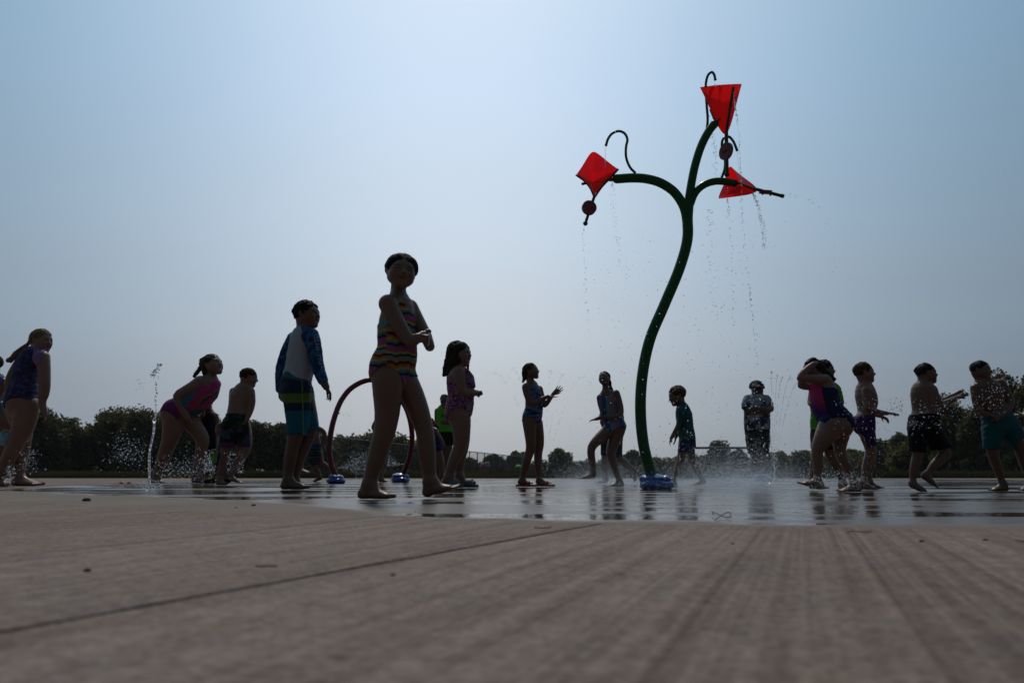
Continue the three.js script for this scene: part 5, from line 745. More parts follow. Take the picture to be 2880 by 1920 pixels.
// girl in the blue swimsuit and red flip-flops
person({ crop: cropF, foot: 1382, ox: 280, skin: 'mid', hair: 'brown', cell: 0.006, label: 'girl in a blue patterned swimsuit and red flip-flops holding out both hands' }, (b) => {
  b.torso([[262, 340, 0, 34], [272, 372, 0, 62], [282, 440, 0, 78], [292, 530, 0, 82], [292, 600, 0, 84], [278, 670, 0, 93], [270, 715, 0, 92], [282, 740, 0, 74]], -26);
  b.limb([[225, 382, 48, 36], [340, 400, -48, 30]], 'torso');
  b.head({ at: [262, 226], S: 165, yaw: 68, pitch: 8, wide: 1.06, neck: [258, 346, 0, 36, 37] });
  b.limb([[244, 745, 42, 68], [256, 860, 42, 60], [262, 960, 40, 52], [250, 1030, 38, 45], [222, 1110, 36, 43], [198, 1200, 34, 37], [180, 1270, 32, 29], [174, 1315, 32, 26]], 'legA');
  b.foot([174, 1318, 32], [130, 1356, 28], [280, 1356, 60], 27, { g: 'legA' });
  b.limb([[322, 745, -42, 58], [340, 860, -42, 52], [346, 960, -42, 46], [334, 1040, -40, 42], [332, 1130, -38, 40], [338, 1220, -36, 34], [344, 1280, -36, 27], [346, 1312, -36, 25]], 'legB');
  b.foot([346, 1316, -36], [312, 1356, -40], [466, 1354, -6], 27, { g: 'legB', side: -1 });
  b.limb([[214, 388, 64, 44], [222, 450, 76, 38], [244, 512, 84, 34], [268, 548, 86, 31], [340, 520, 80, 27], [400, 492, 72, 22], [428, 480, 66, 20]], 'armA');
  b.hand([430, 479, 66], [1, 0.12, 0], [0, -1, 0.25], 106, { curl: 0.12, spread: 0.2, thumb: -1, thumbOut: 0.4, g: 'handA' });
  b.limb([[348, 408, -64, 34], [372, 490, -70, 30], [396, 566, -70, 26], [440, 520, -66, 23], [482, 458, -60, 17]], 'armB');
  b.hand([483, 456, -60], [0.75, -0.65, 0], [-0.2, -0.1, 1], 128, { curl: 0.06, spread: 1.5, thumb: 1, thumbOut: 0.6, g: 'handB' });
  b.hair({ cap: { line: -0.01, nape: -0.31, t: 0.035 }, tuft: 0.003, chains: [[[205, 250, 0, 40], [200, 290, 0, 26], [192, 302, 0, 20], [186, 325, 0, 14], [176, 336, 0, 8]]] });
  b.wear('swimsuit', { from: ['torso', 'leg'], t: 0.006, poly: [[190, 500], [240, 400], [262, 350], [285, 385], [330, 400], [352, 380], [400, 470], [400, 640], [365, 712], [346, 745], [325, 765], [304, 718], [262, 688], [215, 692], [178, 735], [150, 730]],
    color: (x, y, z, X, Y, Z) => { const n = fbm(X * 9, Y * 30, Z * 9, 3); return n > 0.22 ? [0.3, 0.12, 0.26] : n > 0.02 ? [0.1, 0.26, 0.4] : n > -0.18 ? [0.03, 0.1, 0.28] : [0.02, 0.03, 0.1]; } });
  b.shoe([116, 1366, 28], [306, 1366, 60], { name: 'flip_flop', color: [0.3, 0.02, 0.025], th: 0.022, wid: 0.19, straps: [[0.12, 0.036, 0.9]] });
  b.shoe([304, 1366, -40], [494, 1366, -6], { name: 'flip_flop', color: [0.3, 0.02, 0.025], th: 0.022, wid: 0.19, straps: [[0.12, 0.036, 0.9]] });
});
// boy running behind the dancing girl
person({ crop: cropF, foot: 1346, ox: 1080, d: 10.2, skin: 'mid', hair: 'dark', cell: 0.009, label: 'boy in an orange shirt and dark green shorts running behind the dancing girl' }, (b) => {
  b.torso([[1050, 580, 0, 38], [1070, 620, 0, 78], [1082, 720, 0, 96], [1084, 830, 0, 94], [1070, 930, 0, 86]], 40);
  b.head({ at: [1035, 520], S: 132, yaw: -70, neck: [1046, 582, 0, 34, 34] });
  b.limb([[1000, 640, 30, 34], [980, 740, 40, 28], [1040, 800, 60, 20]], 'armA'); b.hand([1042, 800, 60], [0.8, 0.3, 0], [0, 1, 0], 70, { g: 'handA' });
  b.limb([[1140, 640, -30, 34], [1160, 740, -40, 28], [1110, 800, -20, 20]], 'armB'); b.hand([1108, 800, -20], [-0.8, 0.3, 0], [0, 1, 0], 70, { g: 'handB' });
  b.limb([[1030, 960, 20, 62], [1012, 1090, 20, 46], [1005, 1180, 20, 38], [1008, 1280, 20, 27], [1012, 1305, 20, 24]], 'legA'); b.foot([1012, 1308, 20], [1028, 1344, 20], [960, 1346, 30], 22, { g: 'legA' });
  b.limb([[1110, 960, -20, 66], [1130, 1080, -24, 48], [1190, 1140, -28, 42], [1250, 1190, -30, 32], [1282, 1218, -30, 26]], 'legB'); b.foot([1286, 1222, -30], [1296, 1212, -32], [1304, 1340, -26], 25, { g: 'legB' });
  b.hair({ cap: { line: 0, nape: -0.31, t: 0.04 } });
  b.wear('shirt', { from: ['torso', 'armA', 'armB'], not: [], t: 0.012, poly: [[955, 590], [1190, 590], [1215, 780], [1160, 880], [960, 820]], color: flat(0.5, 0.15, 0.02) });
  b.wear('shorts', { from: [], fold: 0.004, loose: (q) => { q.torso([[1080, 850, 0, 92], [1070, 940, 0, 96]], 40, 1.3, 'loose'); q.limb([[1035, 950, 20, 70], [1016, 1070, 20, 52]], 'loose'); q.limb([[1110, 950, -20, 72], [1122, 1080, -24, 56]], 'loose'); }, poly: [[960, 850], [1180, 850], [1175, 1090], [1070, 1110], [1060, 1040], [1040, 1072], [955, 1066]], color: (x, y) => (y < 1020 ? [0.012, 0.045, 0.045] : [0.012, 0.03, 0.07]) });
});
// dancing girl
person({ crop: cropF, foot: 1388, ox: 1070, skin: 'mid', hair: 'dark', cell: 0.0075, label: 'smiling girl in a pastel vertical striped swimsuit dancing on one leg' }, (b) => {
  b.torso([[1012, 430, 0, 36], [1024, 462, 0, 72], [1030, 530, 0, 84], [1040, 600, 0, 82], [1056, 670, 0, 82], [1092, 740, 0, 96], [1108, 785, 0, 98], [1090, 815, 0, 84]], 68);
  b.limb([[962, 482, 0, 28], [1100, 452, 0, 36]], 'torso');
  b.head({ at: [998, 300], S: 150, yaw: -28, pitch: 14, roll: -8, wide: 1.02, smile: 1.6, neck: [1012, 434, 0, 34, 35] });
  b.limb([[948, 492, -20, 30], [955, 560, -40, 26], [978, 640, -20, 25], [950, 690, 30, 22], [912, 705, 50, 17]], 'armA'); b.hand([910, 706, 50], [-1, 0.25, 0.1], [0.1, 1, 0.2], 92, { curl: [0.5, 0.6, 0.6, 0.4], spread: 0.9, g: 'handA' });
  b.limb([[1112, 452, 10, 42], [1140, 530, 20, 37], [1158, 610, 40, 34], [1150, 658, 60, 30], [1080, 684, 90, 25], [1010, 682, 106, 19]], 'armB'); b.hand([1008, 681, 106], [-1, -0.15, 0.05], [0, 1, 0.1], 92, { curl: [0.5, 0.6, 0.7, 0.6], spread: 0.6, thumb: -1, g: 'handB' });
  b.limb([[1060, 800, 20, 70], [990, 860, 50, 58], [920, 925, 80, 50], [872, 985, 90, 42], [864, 1050, 80, 38], [872, 1120, 68, 37], [880, 1190, 56, 32], [884, 1255, 50, 26]], 'legA'); b.foot([884, 1258, 50], [906, 1290, 44], [748, 1306, 76], 26, { g: 'legA' });
  b.limb([[1140, 790, -20, 74], [1115, 880, -10, 68], [1085, 960, 4, 58], [1062, 1050, 14, 47], [1082, 1130, 8, 42], [1110, 1220, 0, 35], [1138, 1300, -6, 27], [1150, 1335, -8, 25]], 'legB'); b.foot([1152, 1338, -8], [1192, 1386, -14], [1012, 1386, 26], 26, { g: 'legB' });
  b.hair({ cap: { line: -0.05, nape: -0.28, t: 0.03 }, tuft: 0.002, chains: [[[1040, 340, -40, 30], [1056, 384, -30, 18], [1072, 406, -10, 13], [1082, 414, 0, 8]], [[1044, 392, -20, 14], [1036, 420, 0, 10], [1024, 440, 10, 5]]] });
  b.wear('swimsuit', { from: ['torso', 'leg'], t: 0.006, poly: [[935, 530], [945, 470], [962, 452], [985, 490], [1035, 480], [1062, 425], [1082, 412], [1088, 430], [1080, 500], [1105, 560], [1130, 650], [1180, 690], [1220, 780], [1205, 808], [1150, 785], [1100, 800], [1064, 838], [1042, 832], [1010, 792], [985, 760], [950, 640]],
    color: (x, y) => { const v = x - (y < 680 ? 0.06 * (y - 480) : 12 + (y - 680) * 0.35); return pick([[0.22, 0.17, 0.36], [0.05, 0.1, 0.32], [0.16, 0.36, 0.4], [0.42, 0.2, 0.2], [0.2, 0.15, 0.33], [0.05, 0.1, 0.32], [0.16, 0.36, 0.4]], (v - 935) / 37); } });
});
// boy in the teal shirt
person({ crop: cropI, foot: 1346, ox: 400, skin: 'mid', hair: 'ginger', cell: 0.0075, label: 'boy in a teal collared shirt and blue shorts walking with his head down' }, (b) => {
  b.torso([[318, 400, 0, 46], [330, 440, 0, 66], [344, 520, 0, 82], [354, 620, 0, 83], [370, 720, 0, 82], [384, 800, 0, 82], [384, 870, 0, 84]], 8);
  b.limb([[318, 440, 44, 36], [345, 445, -44, 36]], 'torso');
  b.head({ at: [262, 300], S: 206, yaw: -78, pitch: -16, wide: 1.04, neck: [316, 402, 0, 42, 42] });
  b.limb([[315, 462, 70, 46], [300, 550, 80, 38], [282, 640, 84, 30], [240, 720, 84, 26], [198, 790, 84, 20]], 'armA'); b.hand([196, 792, 84], [-0.35, 0.95, 0.1], [1, 0.3, 0], 104, { curl: [0.3, 0.35, 0.4, 0.4], spread: 0.4, thumb: 1, thumbOut: 0.5, g: 'handA' });
  b.limb([[345, 465, -70, 42], [320, 580, -80, 34], [305, 680, -84, 27], [270, 740, -80, 24], [250, 780, -76, 19]], 'armB'); b.hand([249, 782, -76], [-0.2, 1, 0], [-1, 0.2, 0], 104, { curl: [0.25, 0.3, 0.35, 0.4], spread: 0.5, thumb: -1, g: 'handB' });
  b.limb([[345, 880, 36, 66], [322, 970, 38, 50], [300, 1060, 40, 40], [278, 1130, 40, 38], [256, 1190, 40, 33], [232, 1250, 40, 24], [214, 1278, 40, 22]], 'legA'); b.foot([212, 1280, 40], [196, 1268, 36], [238, 1346, 66], 22, { g: 'legA' });
  b.limb([[405, 880, -36, 66], [425, 970, -38, 48], [448, 1060, -40, 40], [480, 1130, -40, 37], [520, 1200, -40, 33], [550, 1260, -40, 24], [560, 1285, -40, 22]], 'legB'); b.foot([562, 1288, -40], [606, 1312, -44], [432, 1346, -20], 23, { g: 'legB' });
  b.hair({ cap: { line: 0.04, nape: -0.31, t: 0.07, part: -0.05 }, tuft: 0.006 });
  b.wear('polo_shirt', { from: ['torso', 'neck'], t: 0.009, fold: 0.004, poly: [[268, 408], [276, 378], [345, 372], [380, 405], [430, 500], [460, 700], [476, 812], [390, 826], [300, 826], [255, 640], [252, 500]], color: flat(0.025, 0.125, 0.125) });
  b.wear('sleeve', { from: ['armA'], t: 0.011, fold: 0.003, poly: [[240, 410], [380, 410], [360, 560], [325, 636], [250, 622]], color: flat(0.025, 0.125, 0.125) });
  b.wear('sleeve', { from: ['armB'], t: 0.01, poly: [[270, 410], [400, 410], [380, 600], [290, 610]], color: flat(0.025, 0.125, 0.125) });
  b.wear('shorts', { from: [], fold: 0.004, loose: (q) => { q.torso([[382, 800, 0, 84], [382, 880, 0, 88]], 8, 1.3, 'loose'); q.limb([[346, 870, 36, 68], [322, 965, 38, 56]], 'loose'); q.limb([[408, 870, -36, 66], [424, 960, -38, 54]], 'loose'); }, poly: [[290, 815], [474, 810], [470, 955], [380, 962], [372, 930], [360, 965], [270, 950]], color: flat(0.02, 0.04, 0.14) });
});
// man with folded arms
person({ crop: cropI, foot: 1262, ox: 1200, d: 13.2, skin: 'tan', hair: 'dark', cell: 0.009, label: 'man in a dark cap, white and grey tie-dye shirt and black shorts, arms folded' }, (b) => {
  b.torso([[1196, 285, 0, 56], [1194, 325, 0, 96], [1192, 400, 0, 128], [1192, 520, 0, 132], [1194, 640, 0, 132], [1198, 740, 0, 130], [1200, 800, 0, 126]], 86, 1.4);
  b.head({ at: [1192, 222], S: 172, yaw: 12, pitch: -4, wide: 1.04, neck: [1196, 292, 0, 44, 46] });
  b.limb([[1092, 342, 0, 48], [1070, 405, 20, 46], [1080, 465, 40, 40], [1160, 475, 110, 36], [1250, 445, 130, 28]], 'armA'); b.hand([1254, 444, 130], [1, -0.3, 0], [0, 0, -1], 92, { curl: 0.3, g: 'handA' });
  b.limb([[1296, 344, 0, 48], [1328, 405, 20, 45], [1346, 450, 50, 42], [1280, 470, 118, 37], [1190, 440, 140, 30]], 'armB'); b.hand([1188, 440, 140], [-1, -0.1, 0], [0, 0, -1], 92, { curl: 0.3, g: 'handB' });
  b.limb([[1145, 800, 0, 74], [1155, 920, 0, 60], [1164, 1010, 0, 44], [1172, 1100, 0, 44], [1180, 1190, 0, 28], [1182, 1220, 0, 27]], 'legA'); b.foot([1182, 1224, 0], [1188, 1262, -30], [1164, 1262, 70], 26, { g: 'legA', size: 1.4 });
  b.limb([[1260, 800, 0, 74], [1256, 920, 0, 60], [1250, 1010, 0, 44], [1246, 1100, 0, 44], [1244, 1190, 0, 28], [1244, 1220, 0, 27]], 'legB'); b.foot([1244, 1224, 0], [1240, 1262, -30], [1266, 1262, 70], 26, { g: 'legB', size: 1.4 });
  b.hair({ cap: { line: -0.05, nape: -0.14, t: 0.012 } });
  const tie = (x, y, z, X, Y, Z) => { const n = fbm(X * 7, Y * 7, Z * 7, 4); return n > 0.22 ? [0.05, 0.055, 0.08] : n > 0.05 ? [0.2, 0.21, 0.27] : [0.42, 0.43, 0.5]; };
  b.wear('tie_dye_shirt', { from: ['torso'], t: 0.018, fold: 0.006, poly: [[1130, 296], [1170, 280], [1225, 280], [1262, 300], [1345, 320], [1340, 690], [1200, 700], [1050, 692], [1050, 330]], color: tie });
  b.wear('sleeve', { from: ['armA'], t: 0.016, fold: 0.004, poly: [[1000, 280], [1130, 290], [1120, 420], [1098, 445], [1044, 470], [1000, 440]], color: tie }); b.wear('sleeve', { from: ['armB'], t: 0.016, fold: 0.004, poly: [[1270, 290], [1400, 280], [1400, 395], [1330, 410], [1290, 390]], color: tie });
  b.wear('cargo_shorts', { from: [], fold: 0.008, loose: (q) => { q.torso([[1195, 680, 0, 130], [1200, 790, 0, 132]], 86, 1.4, 'loose'); q.limb([[1150, 790, 0, 84], [1158, 970, 0, 68]], 'loose'); q.limb([[1258, 790, 0, 84], [1255, 970, 0, 66]], 'loose'); }, poly: [[1055, 680], [1340, 680], [1345, 900], [1318, 976], [1210, 985], [1204, 900], [1196, 985], [1095, 970], [1065, 820]], color: flat(0.012, 0.012, 0.013) });
  b.wear('cap', { from: ['head'], t: 0.03, poly: [[1105, 100], [1290, 100], [1275, 222], [1236, 218], [1160, 222], [1118, 208]], color: flat(0.012, 0.014, 0.013), loose: (q) => { q.limb([[1190, 218, 70, 34], [1222, 226, 120, 20]], 'loose', 0.02); q.limb([[1165, 216, 70, 26], [1200, 224, 118, 14]], 'loose', 0.02); q.limb([[1225, 216, 60, 26], [1258, 226, 96, 12]], 'loose', 0.02); } });
});
// child in the green shirt and the girl hugging
person({ crop: cropK, foot: 1404, ox: 440, d: 6.75, skin: 'mid', hair: 'dark', cell: 0.0075, label: 'child in a bright green shirt standing behind the girl in the navy and pink swimsuit' }, (b) => {
  b.torso([[432, 320, 0, 42], [436, 360, 0, 84], [438, 440, 0, 112], [430, 560, 0, 110], [410, 700, 0, 100], [400, 800, 0, 92], [400, 860, 0, 88]], 75);
  b.head({ at: [432, 212], S: 186, yaw: 78, neck: [430, 325, 0, 42, 42] });
  b.limb([[318, 420, -10, 48], [300, 500, -20, 40], [310, 580, 20, 32], [360, 640, 50, 24]], 'armA'); b.hand([362, 642, 50], [0.8, 0.3, 0.2], [0, 1, 0], 84, { g: 'handA' });
  b.limb([[540, 420, 0, 48], [570, 510, 0, 40], [540, 600, 10, 30], [490, 640, 20, 22]], 'armB'); b.hand([488, 640, 20], [-0.8, 0.2, 0], [0, 1, 0], 84, { g: 'handB' });
  b.limb([[365, 880, 0, 66], [345, 1020, 0, 52], [328, 1130, 0, 44], [312, 1240, 0, 36], [304, 1330, 0, 28]], 'legA'); b.foot([304, 1334, 0], [270, 1400, -10], [396, 1402, 40], 28, { g: 'legA' });
  b.limb([[440, 880, 0, 66], [470, 1010, 0, 54], [510, 1110, 0, 46], [560, 1210, 0, 42], [592, 1300, 0, 31], [600, 1335, 0, 28]], 'legB'); b.foot([600, 1340, 0], [560, 1402, -6], [668, 1398, 40], 28, { g: 'legB' });
  b.hair({ cap: { line: 0.0, nape: -0.31, t: 0.045 }, tuft: 0.006 });
  b.wear('green_shirt', { from: ['torso', 'armA', 'armB'], t: 0.013, fold: 0.005, poly: [[380, 335], [490, 335], [560, 370], [615, 560], [560, 580], [545, 640], [500, 860], [300, 846], [282, 720], [285, 575], [262, 556], [300, 400]], color: flat(0.14, 0.42, 0.05) });
  b.wear('shorts', { from: [], loose: (q) => { q.torso([[400, 800, 0, 96], [400, 880, 0, 96]], 75, 1.3, 'loose'); q.limb([[368, 880, 0, 70], [350, 980, 0, 60]], 'loose'); q.limb([[438, 880, 0, 70], [466, 1000, 0, 60]], 'loose'); }, poly: [[290, 800], [520, 800], [530, 1015], [300, 1000]], color: flat(0.012, 0.013, 0.016) });
});
person({ crop: cropK, foot: 1436, ox: 560, skin: 'fair', hair: 'dark', cell: 0.0075, label: 'girl in a navy swimsuit with a pink side panel, both arms raised to her head' }, (b) => {
  b.torso([[380, 330, 0, 52], [402, 362, 0, 96], [412, 420, 0, 114], [420, 500, 0, 122], [448, 590, 0, 124], [496, 670, 0, 134], [540, 735, 0, 146], [556, 775, 0, 138], [550, 800, 0, 115]], 14);
  b.limb([[300, 372, -56, 42], [440, 322, 60, 52]], 'torso');
  b.head({ at: [288, 196], S: 168, yaw: -82, pitch: -6, neck: [372, 330, 0, 44, 44] });
  b.limb([[430, 312, 84, 56], [340, 306, 100, 50], [240, 300, 106, 42], [180, 298, 104, 34], [220, 238, 96, 36], [280, 180, 84, 30], [318, 152, 74, 24]], 'armA'); b.hand([320, 150, 72], [0.85, -0.4, -0.3], [0.1, 0.4, -1], 90, { curl: 0.35, thumb: -1, g: 'handA' });
  b.limb([[310, 380, -78, 46], [250, 376, -84, 40], [188, 370, -84, 33], [200, 300, -84, 30], [250, 220, -78, 26], [300, 150, -66, 20]], 'armB'); b.hand([302, 148, -64], [0.7, -0.5, 0.3], [0.1, 0.4, 1], 88, { curl: 0.3, g: 'handB' });
  b.limb([[490, 770, 56, 118], [440, 860, 58, 104], [395, 930, 58, 82], [358, 1000, 56, 62], [352, 1080, 52, 53], [358, 1180, 50, 50], [356, 1260, 48, 40], [352, 1320, 46, 35]], 'legA'); b.foot([352, 1330, 46], [412, 1402, 40], [160, 1352, 76], 37, { g: 'legA' });
  b.limb([[592, 790, -56, 96], [586, 880, -58, 82], [576, 970, -58, 66], [586, 1060, -56, 54], [632, 1150, -54, 52], [680, 1240, -52, 44], [714, 1320, -50, 35], [722, 1345, -50, 33]], 'legB'); b.foot([724, 1350, -50], [790, 1434, -54], [556, 1434, -10], 38, { g: 'legB' });
  b.hair({ cap: { line: 0.02, nape: -0.31, t: 0.04 }, tuft: 0.004, chains: [[[310, 140, 0, 56], [370, 170, 20, 40], [420, 215, 50, 28], [470, 260, 60, 24], [505, 295, 60, 18], [532, 318, 60, 7]], [[380, 200, 30, 26], [450, 262, 66, 20], [500, 310, 66, 12], [524, 335, 66, 4]], [[470, 265, 60, 16], [520, 296, 60, 8], [548, 302, 60, 3]]] });
  b.wear('swimsuit', { from: ['torso', 'leg'], t: 0.007, fold: 0.003, poly: [[262, 400], [296, 352], [330, 372], [385, 402], [525, 408], [580, 480], [640, 620], [720, 720], [690, 760], [640, 806], [610, 750], [560, 712], [500, 698], [440, 706], [400, 728], [372, 755], [320, 680], [262, 520]],
    color: (x, y) => { const e = 392 + (y - 400) * 0.22; return x < e && y < 690 ? lerp3([0.62, 0.035, 0.16], [0.09, 0.02, 0.2], smooth(470, 620, y - (x - 330) * 0.5)) : [0.014, 0.022, 0.085]; } });
});
// boy in purple shorts
person({ crop: cropK, foot: 1412, ox: 850, skin: 'fair', hair: 'brown', cell: 0.0068, label: 'shirtless boy in tight purple swim shorts reaching both hands forward' }, (b) => {
  b.torso([[828, 362, 0, 46], [828, 400, 0, 78], [838, 470, 0, 94], [850, 540, 0, 92], [846, 600, 0, 80], [836, 660, 0, 73], [816, 730, 0, 90], [818, 780, 0, 86]], 16);
  b.limb([[800, 410, -56, 34], [850, 410, 56, 42]], 'torso');
  b.head({ at: [824, 240], S: 200, yaw: 80, pitch: 2, wide: 1.02, smile: 0.8, neck: [828, 366, 0, 42, 46] });
  b.limb([[850, 425, 80, 48], [852, 500, 88, 42], [868, 585, 94, 38], [905, 620, 92, 34], [980, 640, 84, 27], [1048, 648, 76, 21]], 'armA'); b.hand([1050, 648, 76], [1, 0.08, 0], [0.1, 1, 0.2], 130, { curl: [0.18, 0.2, 0.25, 0.3], spread: 0.3, thumb: -1, thumbOut: 0.35, g: 'handA' });
  b.limb([[830, 430, -78, 42], [868, 540, -84, 36], [900, 630, -84, 32], [950, 662, -80, 26], [990, 676, -76, 20]], 'armB'); b.hand([992, 677, -76], [0.85, 0.45, 0], [-0.3, 0.9, 0.2], 120, { curl: [0.5, 0.5, 0.5, 0.5], spread: 0.6, g: 'handB' });
  b.limb([[840, 800, 40, 78], [858, 890, 42, 68], [878, 980, 44, 54], [884, 1040, 44, 49], [862, 1120, 42, 47], [842, 1200, 40, 41], [824, 1280, 38, 32], [818, 1335, 38, 29]], 'legA'); b.foot([818, 1338, 38], [768, 1410, 34], [925, 1412, 76], 32, { g: 'legA' });
  b.limb([[840, 800, -40, 76], [870, 900, -42, 64], [892, 1000, -42, 50], [896, 1060, -42, 45], [886, 1150, -40, 43], [872, 1240, -38, 34], [864, 1320, -38, 28]], 'legB'); b.foot([864, 1326, -38], [826, 1398, -42], [996, 1400, -6], 30, { g: 'legB', side: -1 });
  b.hair({ cap: { line: 0.0, nape: -0.31, t: 0.045, part: -0.06 }, tuft: 0.004 });
  b.wear('swim_shorts', { from: ['torso', 'leg'], t: 0.007, fold: 0.002, poly: [[700, 690], [765, 664], [840, 670], [908, 672], [930, 800], [936, 978], [880, 972], [826, 1000], [780, 880], [715, 800]], color: (x, y, z, X, Y, Z) => (noise(X * 18, Y * 18, Z * 18) > 0.15 ? [0.11, 0.035, 0.16] : [0.07, 0.018, 0.11]) });
});
// boy in black shorts
person({ crop: cropL, foot: 1432, ox: 340, skin: 'mid', hair: 'dark', cell: 0.0075, label: 'shirtless boy in loose black shorts stretching his arms towards the boy in teal shorts' }, (b) => {
  b.torso([[345, 355, 0, 50], [345, 395, 0, 92], [348, 450, 0, 108], [354, 540, 0, 106], [360, 630, 0, 104], [352, 710, 0, 116], [345, 780, 0, 116]], 34);
  b.limb([[270, 412, -30, 32], [430, 415, 40, 38]], 'torso');
  b.head({ at: [378, 248], S: 200, yaw: 82, pitch: 2, wide: 1.02, smile: 1.2, neck: [346, 360, 0, 48, 50] });
  b.limb([[438, 418, 62, 48], [468, 490, 72, 42], [512, 556, 76, 38], [560, 550, 72, 34], [630, 515, 64, 27], [700, 484, 56, 21]], 'armA'); b.hand([702, 483, 56], [0.93, -0.36, 0], [0.1, 0.3, -1], 130, { curl: 0.12, spread: 0.4, thumb: -1, thumbOut: 0.5, g: 'handA' });
  b.limb([[440, 430, -60, 40], [490, 500, -70, 34], [535, 522, -76, 30], [600, 490, -70, 24], [668, 458, -64, 19]], 'armB'); b.hand([670, 457, -64], [0.9, -0.42, 0], [0, 0.3, 1], 112, { curl: 0.15, spread: 0.4, thumb: 1, g: 'handB' });
  b.limb([[290, 820, 20, 78], [285, 940, 24, 64], [288, 1060, 26, 50], [268, 1140, 24, 46], [250, 1230, 22, 40], [240, 1310, 20, 30], [238, 1350, 20, 28]], 'legA'); b.foot([238, 1352, 20], [204, 1372, 14], [330, 1432, 60], 30, { g: 'legA' });
  b.limb([[410, 820, -30, 88], [480, 920, -34, 74], [548, 1010, -38, 58], [560, 1055, -38, 52], [510, 1110, -40, 48], [450, 1170, -40, 42], [400, 1235, -40, 31], [374, 1262, -40, 28]], 'legB'); b.foot([372, 1266, -40], [316, 1280, -40], [490, 1400, -20], 29, { g: 'legB', side: -1 });
  b.hair({ cap: { line: 0.0, nape: -0.31, t: 0.035, part: -0.05 }, tuft: 0.006 });
  b.wear('loose_shorts', { from: [], fold: 0.005, t: 0.003, loose: (q) => { q.torso([[360, 655, 0, 108], [350, 720, 0, 120], [345, 800, 0, 122]], 34, 1.3, 'loose'); q.limb([[292, 820, 20, 86], [290, 1020, 26, 74]], 'loose', 0.03); q.limb([[420, 820, -30, 96], [490, 950, -36, 88], [530, 1000, -38, 80]], 'loose', 0.03); }, poly: [[225, 655], [480, 660], [480, 740], [560, 820], [620, 990], [560, 1005], [400, 1030], [372, 985], [362, 1048], [180, 1028], [180, 850], [200, 720]], color: flat(0.009, 0.009, 0.011) });
});
// boy in teal shorts at the right edge
person({ crop: cropL, foot: 1428, ox: 1100, skin: 'tan', hair: 'black', cell: 0.0075, label: 'laughing shirtless boy in long teal shorts, hands held together at his waist' }, (b) => {
  b.torso([[945, 335, 0, 52], [975, 372, 0, 112], [992, 440, 0, 134], [1022, 540, 0, 128], [1052, 630, 0, 122], [1090, 700, 0, 130], [1110, 770, 0, 134]], 76);
  b.limb([[868, 392, 0, 38], [1108, 348, 0, 42]], 'torso');
  b.head({ at: [924, 218], S: 196, yaw: 42, pitch: 0, roll: 4, wide: 1.04, smile: 1.6, neck: [945, 342, 0, 50, 52] });
  b.limb([[860, 400, 0, 44], [868, 500, 20, 38], [892, 606, 40, 33], [945, 648, 80, 29], [1010, 668, 108, 22]], 'armA'); b.hand([1012, 668, 108], [0.9, 0.25, 0.1], [0.1, 0.3, -1], 108, { curl: 0.6, g: 'handA' });
  b.limb([[1128, 358, 0, 50], [1180, 450, 10, 44], [1216, 540, 24, 40], [1190, 610, 60, 34], [1140, 660, 90, 27], [1112, 690, 104, 22]], 'armB'); b.hand([1110, 692, 104], [-0.75, 0.3, 0.2], [0, 0.3, -1], 108, { curl: 0.6, thumb: -1, g: 'handB' });
  b.limb([[1040, 800, 0, 84], [1030, 920, 10, 68], [1036, 1020, 16, 54], [1058, 1110, 14, 48], [1092, 1210, 8, 41], [1126, 1310, 2, 31], [1140, 1350, 0, 29]], 'legA'); b.foot([1142, 1352, 0], [1192, 1426, -6], [1010, 1424, 40], 31, { g: 'legA' });
  b.limb([[1200, 800, 0, 92], [1262, 900, 0, 74], [1305, 980, 0, 56], [1340, 1090, -4, 48], [1385, 1220, -10, 42], [1430, 1340, -16, 30]], 'legB'); b.foot([1432, 1344, -16], [1480, 1410, -24], [1330, 1420, 10], 30, { g: 'legB' });
  b.hair({ cap: { line: -0.02, nape: -0.31, t: 0.025, part: -0.05 }, tuft: 0.002 });
  b.wear('teal_shorts', { from: [], fold: 0.005, t: 0.003, loose: (q) => { q.torso([[1090, 690, 0, 132], [1115, 780, 0, 142]], 76, 1.3, 'loose'); q.limb([[1045, 800, 0, 92], [1030, 1000, 14, 66]], 'loose', 0.03); q.limb([[1195, 790, 0, 100], [1262, 900, 0, 92], [1310, 960, 0, 86]], 'loose', 0.03); }, poly: [[940, 680], [1060, 690], [1200, 600], [1290, 700], [1370, 880], [1330, 905], [1245, 908], [1262, 1030], [1170, 920], [1130, 850], [1100, 1010], [930, 1010], [915, 800]], color: flat(0.01, 0.11, 0.125) });
});

// ---------------------------------------------------------------- water: streams, jets, flying drops and mist
const water = new THREE.MeshPhysicalMaterial({ color: 0xffffff, roughness: 0.0, transmission: 1, thickness: 0.02, ior: 1.33 });
const dropShape = (() => { const g = new THREE.IcosahedronGeometry(1, 1), p = g.attributes.position; for (let i = 0; i < p.count; i++) { const y = p.getY(i); if (y > 0) p.setY(i, y * 1.25); } g.computeVertexNormals(); return g; })();
function drops(name, label, category, list) {
  const m = new THREE.InstancedMesh(dropShape, water, list.length), q = new THREE.Quaternion(), M = new THREE.Matrix4(), r = mulberry(list.length);
  list.forEach(([p, s, st = 1], i) => { q.setFromEuler(new THREE.Euler((r() - 0.5) * 1.6, r() * 6, (r() - 0.5) * 1.6)); m.setMatrixAt(i, M.compose(p, q, V(s * (0.8 + r() * 0.4), s * st * (0.8 + r() * 0.6), s))); });
  m.name = numbered(name); m.castShadow = m.receiveShadow = true; scene.add(tag(m, label, category, null, 'stuff')); return m;
}
const gauss = (r) => (r() + r() + r() + r() - 2) * 0.9;
